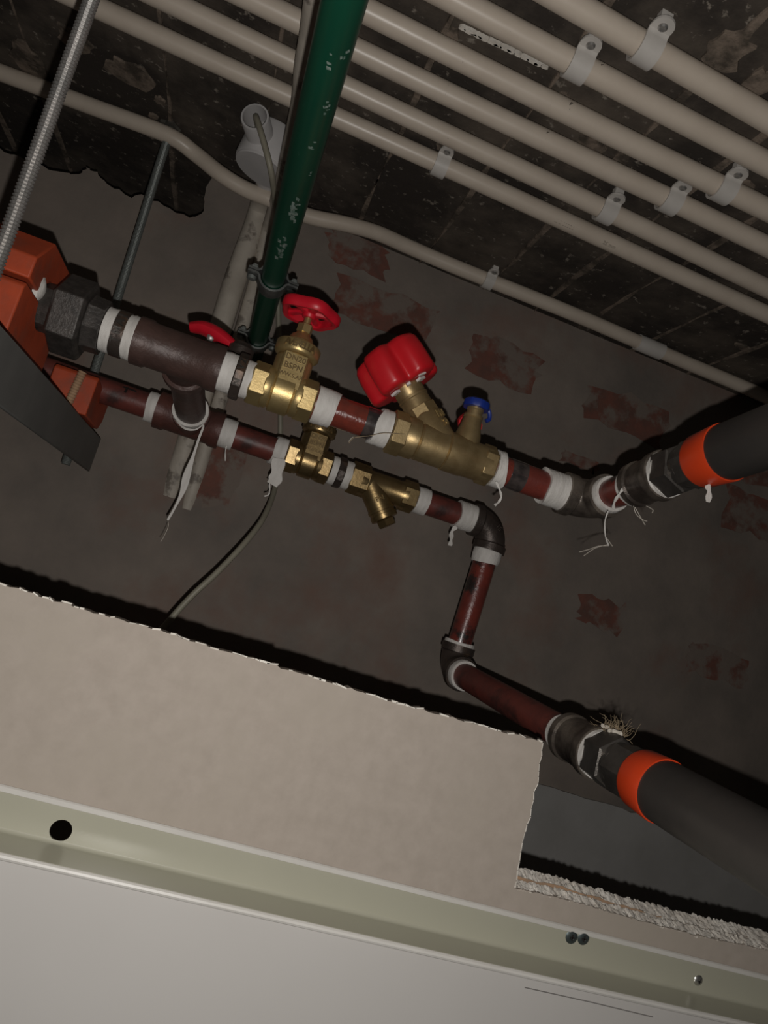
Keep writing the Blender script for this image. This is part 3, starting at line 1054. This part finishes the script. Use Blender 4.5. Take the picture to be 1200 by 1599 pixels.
# tape tail hanging from the lower tee
tr_ = [tl_ - bd * .034 + np.array([-.016, -.006, -.012]), at(287, 668, .80), at(305, 671, .80), at(318, 664, .80), at(311, 684, .805), at(302, 712, .805), at(292, 742, .805), at(285, 768, .805), at(272, 795, .805), at(262, 812, .805)]
single('tape_strand', 'long white tape strand dangling from the lower tee', 'tape strand', ribbon(smooth_path(tr_, 5), [.0012 + .0012 * math.sin(i * .25) ** 2 + (.0058 * math.exp(-((i - 31) / 6.0) ** 2)) for i in range(46)], (0, -1, .1)), 'tape', 'tape ends hanging from the joints')


def strand(pxs, Y, w, label, m='tape', thin=False, cat='tape strand'):
    pts = [at(x, y, Y + (rng.rand() - .5) * .003) for x, y in pxs]
    sp = smooth_path(pts, 4)
    if thin:
        return single('fibre_strand', label, cat, tube(sp, w, 5), m, 'loose fibres at the joints')
    return single('tape_strand', label, cat, ribbon(sp, [w * (1 + .35 * math.sin(i * 1.3)) for i in range(len(sp))], (0, -1, .1)), m, 'tape ends hanging from the joints')


def nip_ring(P, a, m0, m1, b, label, txt, seed, m='iron', r=.0212):
    """tape - dark hexagon ring - tape"""
    p, d, L = span(P, a, b)
    L0, L1 = np.linalg.norm(P(m0) - p), np.linalg.norm(P(m1) - p)
    t = Thing('pipe_nipple', label, 'nipple', P((a + b) / 2), 'pipe fittings')
    t.part('shell', lathe(p, d, [(0, .0160), (L0, .0160), (L0, r), (L0 + .0012, r + .0008), (L1 - .0012, r + .0008), (L1, r), (L1, .016), (L, .016)], 10), m, smooth=20)
    t.part('thread_tape', tape(p, d, L0 + .001, min(r - .0012, .0184), .0155, seed, keep='a'), 'tape')
    t.part('thread_tape', tape(p + d * (L1 - .001), d, L - L1, min(r - .0006, .0178), .0155, seed + 1, .0016, keep='b'), 'tape')
    if txt:
        t.part('lettering', wrap_text(txt, p + d * (L0 + L1) / 2, d, r + .0008, .0088, .0010, .0), 'steel', label='raised letters')
    return t


nip_ring(U, 340, 366, 381, 395, 'black nipple with raised letters between upper tee and brass gate valve', 'N VZ', 10)


# ------------------------------------------------------------- gate valve
def handwheel(t, c, axis, R, m, gap=None):
    d, u, v = frame(axis)
    nA, lobes = 64, 5
    sec = [(-.0030, -.0048), (.0010, -.0056), (.0030, -.003), (.0032, .0030), (.0008, .0052), (-.0026, .0040)]
    V = []
    for i in range(nA):
        a = 2 * math.pi * i / nA
        rr = R * (1 + .055 * math.cos(lobes * a + .6)) - .0032
        e = u * math.cos(a) + v * math.sin(a)
        for s, h in sec:
            V.append(c + e * (rr + s) + d * h)
    k = len(sec)
    Fc = [(i * k + j, ((i + 1) % nA) * k + j, ((i + 1) % nA) * k + (j + 1) % k, i * k + (j + 1) % k) for i in range(nA) for j in range(k)]
    w = t.part('handwheel', (V, Fc), m, smooth=50)
    t.part('hub', lathe(c - d * .006, d, [(0, .0058), (.001, .0066), (.009, .0072), (.011, .006)], 20), m, w)
    for q in range(lobes):
        a = 2 * math.pi * q / lobes - .6 / lobes
        e = u * math.cos(a) + v * math.sin(a)
        t.part('spoke', tube([c + e * .004, c + e * R * .5 + d * .001, c + e * (R - .003)], [.0046, .0040, .0046], 8, squash=(1, .7)), m, w)
    return w


def gate_valve(P, a, b, mid, label, m, txt_side):
    p, d, L = span(P, a, b)
    c = P(mid)
    t = Thing('gate_valve', label, 'valve', c - EZ * .02, 'brass gate valves')
    upd = nrm(EZ - d * d[2])
    out = np.cross(d, upd)
    out = out if out[1] < 0 else -out
    t.part('body', lathe(p, d, [(L * .20, .0172), (L * .22, .0192), (L * .30, .0196), (L * .34, .0180), (L * .36, .0208), (L * .64, .0208), (L * .66, .0180), (L * .70, .0196), (L * .78, .0192), (L * .80, .0172)], 36), m)
    for s in (0, 1):
        t.part('hexagon_end', hexn(p + d * (L * .74 if s else 0), d, L * .26, .0206, 6, math.pi / 6 + .12, .0016), m, smooth=20, bevel=.0005)
    # neck: oblong box with a flat lettered panel
    nk = t.part('neck', join(box(c + upd * .016 + out * .0010, d, out, upd, .0122, .0172, .018), lathe(c + upd * .004, upd, [(0, .0178), (.030, .0178)], 28)), m, bevel=.0025)
    pn = t.part('panel', box(c + upd * .0175 + out * .0185, d, out, upd, .0108, .0012, .0165), m, bevel=.0008)
    for i, s in enumerate(('DN20', 'BSPN', 'WW.5.AR')):
        t.part('lettering', text3d(s, .0076 if i < 2 else .0052, .0012, c + upd * (.0285 - .0082 * i) + out * .0196, d, upd, out), 'patina', pn, smooth=0, label='raised letters')
    t.part('collar', lathe(c + upd * .034, upd, [(0, .0160), (.002, .0200), (.0035, .0212), (.0125, .0212), (.0140, .0200), (.0145, .0165)], 40), m)
    txs = []
    s_ = 'AVERELLA'
    for i, ch in enumerate(s_):
        a = (i - (len(s_) - 1) / 2) * .165
        ez = out * math.cos(a) + d * math.sin(a)
        ex = -out * math.sin(a) + d * math.cos(a)
        txs.append(text3d(ch, .0088, .0013, c + upd * .0422 + ez * .0209, ex, upd, ez))
    t.part('lettering', join(*txs), 'patina', smooth=0, label='raised letters around the collar')
    t.part('bonnet', lathe(c + upd * .048, upd, [(0, .0165), (.002, .0160), (.0035, .0130), (.0045, .0120), (.008, .0105), (.010, .0075), (.013, .0062)], 30), m)
    t.part('gland_nut', hexn(c + upd * .060, upd, .0088, .0074, 6, .2, .0009), m, smooth=20)
    t.part('stem', lathe(c + upd * .068, upd, [(0, .0034), (.014, .0032)], 14), m)
    handwheel(t, c + upd * .0815, upd, .0282, 'redpaint')
    return t


gate_valve(U, 391, 490, 444, 'brass gate valve with red handwheel on the upper pipe run', 'brass', 0)

# ------------------------------------------------------------- red pipe piece with film
p, d, L = span(U, 484, 615)
rp_ = Thing('pipe_segment', 'glossy red pipe piece between the gate valve and the knobbed valve', 'pipe', U(550), 'red pipe pieces')
rp_.part('shell', lathe(p, d, [(0, RP), (L, RP)], 30), 'film')
s_a, s_b = U(568), U(598)
rp_.part('print_band', lathe(s_a, d, [(0, RP), (0, RP + .0005), (np.linalg.norm(s_b - s_a), RP + .0005), (np.linalg.norm(s_b - s_a), RP)], 30), 'wrap', label='dark smudged printed band')
rp_.part('thread_tape', tape(U(491.5), d, .019, .0180, .0145, 20, .0022, flare=-.05, keep='a'), 'tape')
rp_.part('thread_tape', tape(U(586), d, np.linalg.norm(U(607) - U(586)), .0184, .0145, 21, .0028, keep='b'), 'tape')

# ------------------------------------------------------------- balancing valve
p, d, L = span(U, 608, 768)
upd = nrm(EZ - d * d[2])
out = np.array([0., -1, 0])
bv = Thing('balancing_valve', 'brass balancing valve with a big red knob on the upper pipe run', 'valve', U(690) - EZ * .03)
bv.part('body', lathe(p, d, [(L * .12, .0185), (L * .14, .0200), (L * .245, .0200), (L * .26, .0176), (L * .275, .0190), (L * .52, .0190), (L * .53, .0180), (L * .54, .0197), (L * .72, .0197), (L * .735, .0188), (L * .95, .0184)], 40), 'brass2')
bv.part('hexagon_end', hexn(p, d, L * .145, .0218, 6, math.pi / 6 + .1, .002), 'brass2', smooth=20, bevel=.0005)
bv.part('hexagon_end', hexn(p + d * L * .87, d, L * .13, .0207, 6, math.pi / 6 + .1, .002), 'brass2', smooth=20, bevel=.0005)
yb = nrm(-d * .71 + upd * .69 + EY * .16)
yc = U(694)
bv.part('oblique_neck', lathe(yc, yb, [(0, .0172), (.038, .0172), (.040, .0160)], 32), 'brass2')
bv.part('bonnet_hexagon', hexn(yc + yb * .038, yb, .0105, .0172, 8, .2, .001), 'brass2', smooth=20)
bv.part('bonnet', lathe(yc + yb * .048, yb, [(0, .0150), (.010, .0146), (.011, .0155), (.013, .0155), (.0135, .0138), (.016, .0150), (.029, .0150)], 32), 'brass2')
yo = nrm(out - yb * (out @ yb))
ysd = np.cross(yb, yo)
ysd = ysd if ysd[0] > 0 else -ysd
ys2 = nrm(yo * .75 + ysd * .66)
ext_ = nrm(np.cross(ys2, yb))
for i, s in enumerate(('PN', '20')):
    bv.part('lettering', text3d(s, .0105, .001, yc + yb * (.032 - .010 * i) + ys2 * .0168, -yb if False else np.cross(yb, ys2), yb, ys2), 'brass', smooth=0, label='raised letters')
# knob: four rounded lobes, hollow underside
kb = yc + yb * .0725
kprof = [(0, .0190), (-.0010, .0310), (.0000, .0355), (.0015, .0372), (.0045, .0382), (.026, .0380), (.036, .0368), (.0405, .0340), (.0425, .0290), (.0432, .018), (.0432, .004)]
V, Fc = [], []
dd, u_, v_ = frame(yb)
nA = 100
rs = []
for tq, rq in kprof:
    ring = []
    for j in range(nA):
        a = 2 * math.pi * j / nA
        wgt = min(1, max(0, (rq - .012) / .02))
        lb = -.27 * ((1 + math.cos(5 * (a + .12))) / 2) ** 3.0 * wgt
        ring.append(kb + dd * tq + (yo * math.cos(a) + ysd * math.sin(a)) * rq * (1 + lb))
    rs.append(ring)
kn = bv.part('knob', rings(rs), 'redplastic', smooth=70)
for ang, w_ in ((-1.05, .0042), (-.20, .0020), (.62, .0042)):
    e = nrm(yo * math.cos(ang) + ysd * math.sin(ang))
    tq = np.cross(yb, e)
    bv.part('scale_window', box(kb + e * .0190 - yb * .0022, e, tq, yb, .0028, w_, .0012), 'whitemark', kn, label='white scale window')
e = nrm(yo * .93 + ysd * .36)
bv.part('slot', box(kb + e * .0285 - yb * .0012, e, np.cross(yb, e), yb, .0016, .0040, .0010), 'whitemark', kn, label='small slot')
# measuring nipples with caps
mc = U(722)
bv.part('measuring_nipple', lathe(mc, upd, [(0, .0140), (.022, .0128), (.030, .0108), (.040, .0092), (.0405, .0098), (.043, .0098), (.0435, .0080), (.048, .0080), (.0485, .0086), (.054, .0086)], 28), 'brass2')
cap_c = mc + upd * .0555
cp = bv.part('blue_cap', join(lathe(cap_c - upd * .005, upd, [(0, .0094), (0, .0128), (.003, .0135), (.007, .0130), (.009, .0105), (.009, .003)], 30, lobes=8, lob=.03),
                              tube(smooth_path([cap_c + d * .011, cap_c + d * .0150 - upd * .004, cap_c + d * .0165 - upd * .010, cap_c + d * .0135 - upd * .013], 4), .0022, 8)), 'blueplastic', label='blue cap with a tether')
mc2 = mc + np.array([.004, .03, 0])
bv.part('rear_nipple', lathe(mc + EY * .008, nrm((0.05, 1, .5)), [(0, .010), (.022, .009), (.028, .008)], 20), 'brass2')
rc_ = at(735, 663, .683)
bv.part('red_cap', lathe(rc_, nrm((0.05, 1, .5)), [(0, .0090), (0, .0125), (.006, .0130), (.010, .010)], 24, lobes=6, lob=.04), 'redplastic', label='red cap behind the blue one')

# ------------------------------------------------------------- pipe piece and elbow to the upper insulated pipe
p, d, L = span(U, 760, 884)
rp2 = Thing('pipe_segment', 'red pipe piece with dark print between the knobbed valve and the worn elbow', 'pipe', U(820), 'red pipe pieces')
rp2.part('shell', lathe(p, d, [(0, RP), (L, RP)], 30), 'redpipe')
rp2.part('print_band', lathe(U(792), d, [(0, RP), (0, RP + .0005), (.017, RP + .0005), (.017, RP)], 30), 'wrap', label='dark smudged printed band')
rp2.part('thread_tape', tape(U(769), d, .011, .0186, .0145, 22, .0024, keep='a'), 'tape')
rp2.part('thread_tape', tape(p + d * (L - .027), d, .026, .0186, .0145, 23, .0022, flare=.05), 'tape')

ec = U(921)
P1 = at(1119, 712, .475)
ud = nrm(P1 - ec)
el = Thing('pipe_elbow', 'worn steel elbow turning the upper pipe towards the camera', 'elbow', ec, 'pipe elbows')
ang = math.acos(max(-1, min(1, d @ ud)))
RT = .024


def bend(c, d0, d1, tl, k=10):
    """arc of tangent length tl from direction d0 to d1 around corner c"""
    a, b = c - d0 * tl, c + d1 * tl
    th = math.acos(max(-1, min(1, float(d0 @ d1))))
    Rr = tl / math.tan(th / 2)
    n_ = nrm(d1 - d0 * (d0 @ d1))
    cen = a + n_ * Rr
    return [cen - n_ * Rr * math.cos(th * i / k) + d0 * Rr * math.sin(th * i / k) for i in range(k + 1)]


el.part('body', tube(bend(ec, d, ud, RT), .0198, 28), 'elbowiron')
for q, dr in ((ec - d * RT, -d), (ec + ud * RT, ud)):
    el.part('collar', lathe(q - dr * .004, dr, [(0, .0196), (.002, .0218), (.0125, .0218), (.0125, .0165)], 32), 'elbowiron')


def S(px_):
    return on(ec, P1, px_)


LX = np.linalg.norm(P1 - ec)


def run_to_camera(prefix, e0, P1_, dv, start, seg_m, seg_label, coup_label, pipe_label, s, seed):
    """elbow outlet -> red pipe piece -> socket -> adapter nuts -> insulated pipe with orange sleeve. s = distances along dv"""
    a, b, c_, d_, e_, f_, g_ = s
    t = Thing('pipe_segment', seg_label, 'pipe', e0 + dv * (a + b) / 2, 'red pipe pieces')
    t.part('shell', lathe(e0 + dv * (a - .012), dv, [(0, RP), (b - a + .022, RP)], 30), seg_m)
    t.part('thread_tape', tape(e0 + dv * (a - .004), dv, .011, .0185, .0145, seed, .001, flare=-.03), 'tape')
    t.part('thread_tape', tape(e0 + dv * (b - .008), dv, .010, .0180, .0145, seed + 1, .0016), 'tape')
    t = Thing('pipe_socket', coup_label, 'socket', e0 + dv * (b + c_) / 2, 'pipe fittings')
    Lc = c_ - b
    t.part('shell', lathe(e0 + dv * b, dv, [(0, .0165), (0, .0212), (.007, .0214), (.009, .0196), (Lc - .011, .0204), (Lc - .008, .0226), (Lc, .0226), (Lc, .017)], 36), 'elbowiron')
    t.part('thread_tape', tape(e0 + dv * (c_ - .002), dv, .0065, .0206, .015, seed + 2, .0012), 'tape')
    t = Thing('hose_adapter', 'shiny hexagon adapter between socket and ' + pipe_label, 'adapter', e0 + dv * (d_ + e_) / 2, 'pipe fittings')
    t.part('wide_hexagon', hexn(e0 + dv * (c_ + .003), dv, d_ - c_ - .003, .0226, 6, .62, .002), 'steel', smooth=20)
    t.part('waist', lathe(e0 + dv * (d_ - .001), dv, [(0, .0185), (.006, .0185)], 28), 'steel')
    t.part('narrow_hexagon', hexn(e0 + dv * (d_ + .003), dv, e_ - d_ + .004, .0210, 6, .1, .002), 'steel', smooth=20)
    t = Thing('insulated_pipe', pipe_label[0] + 'x' if False else ('thick black insulated pipe with an orange sleeve, ' + prefix), 'pipe', e0 + dv * f_, 'black insulated pipes')
    t.part('insulation', lathe(e0 + dv * (f_ - .010), dv, [(0, .019), (0, .0222), (.012, .0228), (g_ - f_ + .01, .0232)], 44), 'rubber')
    t.part('orange_sleeve', lathe(e0 + dv * (e_ + .0005), dv, [(0, .0190), (0, .0212), (.003, .0228), (f_ - e_ - .002, .0240), (f_ - e_, .0238), (f_ - e_, .0222)], 44), 'orangeband', label='bright orange sleeve')
    return t


dist = lambda px_: np.linalg.norm(S(px_) - ec)
run_to_camera('at the right edge under the ceiling', ec, P1, ud, 0, 'redpipe', 'short red pipe piece wrapped in white tape after the worn elbow', 'dark steel socket on the upper branch towards the camera', 'the upper insulated pipe',
              (RT + .009, dist(994), dist(1040), dist(1071), dist(1094), dist(1136), dist(1136) + .85), 60)

# ================================================================== LOWER RUN
p, d, L = span(LW, -40, 252)
lp_ = Thing('pipe_segment', 'long red pipe piece lying in the orange cradle at the left', 'pipe', LW(190), 'red pipe pieces')
lp_.part('shell', lathe(p, d, [(0, RP), (L, RP)], 30), 'redpipe_dull')
lp_.part('thread_tape', tape(LW(230), d, np.linalg.norm(LW(250) - LW(230)), .0178, .0145, 30, .001), 'tape')
tc = LW(199)
fn = nrm(np.array([0, -.78, .62]))
fu = np.cross(d, fn)
fu = fu if fu[2] > 0 else -fu
lp_.part('ink_mark', join(box(tc + fn * RP + d * .001, d, fu, fn, .0075, .0011, .0005), box(tc + fn * RP + fu * -.003 + d * -.002, d, fu, fn, .0012, .0045, .0006)), 'ink', label='black pen mark')
p, d, L = span(LW, 340, 448)
lp2 = Thing('pipe_segment', 'red pipe piece between the lower tee and the lower gate valve', 'pipe', LW(395), 'red pipe pieces')
lp2.part('shell', lathe(p, d, [(0, RP), (L, RP)], 30), 'redpipe_dull')
lp2.part('thread_tape', tape(LW(341), d, np.linalg.norm(LW(366) - LW(341)), .0178, .0145, 31, .001), 'tape')
lp2.part('thread_tape', tape(LW(426), d, np.linalg.norm(LW(445.5) - LW(426)), .0175, .0145, 32, .0018, keep='b'), 'tape')
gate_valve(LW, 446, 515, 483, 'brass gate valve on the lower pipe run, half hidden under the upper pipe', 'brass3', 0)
nip_ring(LW, 515.5, 525, 536, 549, 'dark nipple between two white tape bands before the brass strainer', '', 33, 'iron', .0190)

# Y strainer
p, d, L = span(LW, 546, 648)
upd = nrm(EZ - d * d[2])
ys = Thing('strainer', 'brass Y strainer with its capped leg pointing down', 'strainer', LW(597) - EZ * .05)
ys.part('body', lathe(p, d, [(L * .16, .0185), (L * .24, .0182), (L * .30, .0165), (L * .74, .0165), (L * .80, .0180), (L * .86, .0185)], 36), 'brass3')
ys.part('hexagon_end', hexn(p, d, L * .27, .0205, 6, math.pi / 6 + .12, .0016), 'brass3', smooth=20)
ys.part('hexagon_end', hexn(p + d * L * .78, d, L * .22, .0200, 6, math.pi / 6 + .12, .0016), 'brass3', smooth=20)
yd = nrm(d * .62 - upd * .76 - EY * .12)
y0 = LW(578)
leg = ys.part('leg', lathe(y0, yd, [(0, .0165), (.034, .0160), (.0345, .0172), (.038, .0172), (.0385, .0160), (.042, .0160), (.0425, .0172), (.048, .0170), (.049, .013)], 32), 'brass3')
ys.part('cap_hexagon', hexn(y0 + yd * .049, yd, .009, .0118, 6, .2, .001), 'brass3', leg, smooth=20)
e2 = nrm(-EY - yd * (-EY @ yd))
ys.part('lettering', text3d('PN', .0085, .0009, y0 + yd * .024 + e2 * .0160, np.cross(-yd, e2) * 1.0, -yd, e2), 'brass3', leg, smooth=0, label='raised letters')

p, d, L = span(LW, 641, 745)
lp3 = Thing('pipe_segment', 'dull red pipe piece between the strainer and the upper dark elbow', 'pipe', LW(693), 'red pipe pieces')
lp3.part('shell', lathe(p, d, [(0, RP), (L, RP)], 30), 'redpipe_dull')
lp3.part('thread_tape', tape(LW(648.5), d, np.linalg.norm(LW(667) - LW(648)), .0172, .0145, 35, .0014, keep='a'), 'tape')
lp3.part('thread_tape', tape(LW(713), d, np.linalg.norm(LW(741) - LW(713)), .0182, .0145, 36, .0014), 'tape')

# elbow down
e1 = LW(774)
e2_ = at(706, 1044, .85)
dn = nrm(e2_ - e1)
RT2 = .027
eb = Thing('pipe_elbow', 'dark iron elbow turning the lower run downwards', 'elbow', e1, 'pipe elbows')
eb.part('body', tube(bend(e1, d, dn, RT2), .0190, 28), 'iron')
for q, dr in ((e1 - d * RT2, -d), (e1 + dn * RT2, dn)):
    eb.part('collar', lathe(q - dr * .005, dr, [(0, .0188), (.002, .0212), (.0110, .0212), (.0110, .016)], 32), 'iron')
eb.part('lettering', text3d('15', .0085, .001, e1 - EY * .0188 + d * -.003 - EZ * .003, nrm(d * .8 - EZ * .5), nrm(EZ * .8 + d * .5), -EY), 'iron', smooth=0, label='raised digits')

Lv = np.linalg.norm(e2_ - e1)
vp = Thing('pipe_segment', 'upright glossy red pipe piece between the two dark elbows', 'pipe', e1 + dn * Lv * .5, 'red pipe pieces')
vp.part('shell', lathe(e1 + dn * .024, dn, [(0, RP), (Lv - .048, RP)], 30), 'redpipe')
vp.part('thread_tape', tape(e1 + dn * (RT2 + .004), dn, .019, .0184, .0145, 37, .0012, flare=-.06), 'tape')
vp.part('thread_tape', tape(e1 + dn * (Lv - RT2 - .0085), dn, .009, .0192, .0145, 38, .0009), 'tape')

P2 = at(1026, 1230, .465)
wd = nrm(P2 - e2_)
ebb = Thing('pipe_elbow', 'dark iron elbow at the foot of the upright red pipe', 'elbow', e2_, 'pipe elbows')
ebb.part('body', tube(bend(e2_, dn, wd, RT2 - .002), .0190, 28), 'iron')
for q, dr in ((e2_ - dn * (RT2 - .002), -dn), (e2_ + wd * (RT2 - .002), wd)):
    ebb.part('collar', lathe(q - dr * .005, dr, [(0, .0188), (.002, .0212), (.0110, .0212), (.0110, .016)], 32), 'iron')


def S2(px_):
    return on(e2_, P2, px_)


dist2 = lambda px_: np.linalg.norm(S2(px_) - e2_)
run_to_camera('passing over the notch of the gypsum board', e2_, P2, wd, 0, 'redpipe_dull', 'long red pipe piece running towards the camera above the gypsum board', 'dark steel socket with a hemp tuft on the lower branch', 'the lower insulated pipe',
              (RT2 + .006, dist2(888), dist2(936), dist2(966), dist2(1000), dist2(1036), dist2(1036) + .85), 70)

# third valve: red butterfly handle behind the upper run
hv = at(377, 546, .685)
kv = Thing('small_valve', 'red lever handle with dark nut peeking from behind the upper tee', 'valve', hv)
kv.part('stem_nut', lathe(hv + np.array([0, 0, -.03]), EZ, [(0, .010), (.022, .010), (.024, .0125), (.031, .0125), (.033, .010), (.036, .0085)], 16), 'iron', smooth=25)
ha, hb_ = at(298, 511, .70), at(372, 542, .69)
hm = [ha, ha + (hb_ - ha) * .25 + EZ * .004, ha + (hb_ - ha) * .55 + EZ * .003, ha + (hb_ - ha) * .85 - EZ * .001, hb_ + np.array([.004, 0, -.006])]
kv.part('lever', tube(smooth_path(hm, 5), [.006 + .0035 * math.sin(math.pi * min(1, i / 20)) for i in range(21)], 12, squash=(1.25, .8)), 'redpaint')
kv.part('lever_screw', lathe(at(329, 527, .690), nrm((0, -1, -.2)), [(-.006, .0036), (.001, .0036), (.002, .002)], 12), 'zinc')

# ================================================================== LOOSE TAPE AND FIBRES
strand([(354, 696), (352, 706), (352, 720)], .832, .0011, 'short white tape end under the band right of the lower tee')
tl1 = [at(436, 716, .828), at(433, 735, .826), at(430, 748, .826), at(425, 757, .826)]
single('tape_strand', 'broad white tape flap hanging by the lower gate valve', 'tape strand', ribbon(smooth_path(tl1, 5), [.0145 - .0000 * i + .002 * math.sin(i * .8) for i in range(16)], (0, -1, .1)), 'tape', 'tape ends hanging from the joints')
strand([(421, 755), (421, 768), (419, 773), (413, 775)], .826, .0014, 'thin tape tip below the broad flap by the lower gate valve')
strand([(775, 752), (781, 766), (783, 776), (779, 784), (773, 789)], .628, .0020, 'curled white tape end under the knobbed valve outlet')
strand([(713, 822), (706, 830), (705, 842), (703, 852)], .83, .0044, 'white tape end hanging before the upper dark elbow')
strand([(950, 798), (945, 815), (946, 838), (951, 852)], .585, .0010, 'white strand hanging from the worn elbow outlet', 'tape')
strand([(1105, 757), (1108, 768), (1106, 784)], .475, .0042, 'small white tape scrap hanging under the upper orange sleeve')
strand([(976, 760), (967, 772), (960, 784), (958, 795)], .566, .0022, 'white tape end lying across the short red pipe piece')
k = 0
for pxs, Y, wth, lab in [
    ([(951, 852), (935, 853), (920, 858), (905, 862)], .585, .00035, 'pale fibre drifting left from the strand under the worn elbow'),
    ([(951, 850), (930, 856), (912, 868)], .585, .0003, 'lower pale fibre at the strand under the worn elbow'),
    ([(946, 838), (952, 846), (957, 853)], .585, .0003, 'short fibre at the knot under the worn elbow'),
    ([(990, 790), (994, 803), (1005, 812), (1011, 814)], .56, .0003, 'thin fibre under the short red pipe piece'),
    ([(992, 792), (1000, 806), (1008, 820)], .56, .0003, 'second thin fibre under the short red pipe piece'),
    ([(1010, 790), (1020, 796), (1019, 801)], .55, .0003, 'thin fibre under the upper socket'),
    ([(545, 692), (552, 684), (562, 682), (580, 680), (600, 676), (632, 678)], .627, .0003, 'dark fibre lying across the taped joint of the knobbed valve'),
    ([(545, 690), (550, 684), (556, 682)], .64, .0006, 'white thread end under the glossy red pipe piece'),
    ([(262, 812), (263, 822), (256, 838), (251, 846)], .805, .0003, 'faint fibre below the long tape strand'),
]:
    strand(pxs, Y, wth, lab, 'thread' if 'dark' not in lab else 'hemp', True, 'fibre')

# hemp tuft on the lower socket
hc = S2(940)
rh = np.random.RandomState(5)
top = at(960, 1142, hc[1])
geo = []
for i in range(90):
    a0 = top + np.array([(rh.rand() - .5) * .020, (rh.rand() - .5) * .010, -.001 - .005 * rh.rand()])
    dirv = nrm(np.array([.15 + .55 * rh.randn(), -.1 + .4 * rh.randn(), .8 + .3 * rh.randn()]))
    ln = .009 + .013 * rh.rand()
    cpt = [a0]
    for k in range(4):
        dirv = nrm(dirv + rh.randn(3) * .45)
        cpt.append(cpt[-1] + dirv * ln / 4)
    geo.append(tube(cpt, [.00022, .0002, .00018, .00015, .0001], 4))
ht = single('hemp_tuft', 'tuft of tan hemp fibres sticking up from the lower socket', 'hemp', join(*geo), 'hemp')
ht['kind'] = 'stuff'
pz = []
for i in range(8):
    q = S2(932 + i * 3)
    pz.append(q + np.array([.002 * rh.randn(), -.004 + .003 * rh.randn(), .0215 + .002 * rh.rand()]))
single('hemp_wad', 'pale wad of hemp and tape on top of the lower socket', 'hemp', tube(smooth_path(pz, 3), [.0012 + .0012 * rh.rand() for _ in range(22)], 8), 'thread')
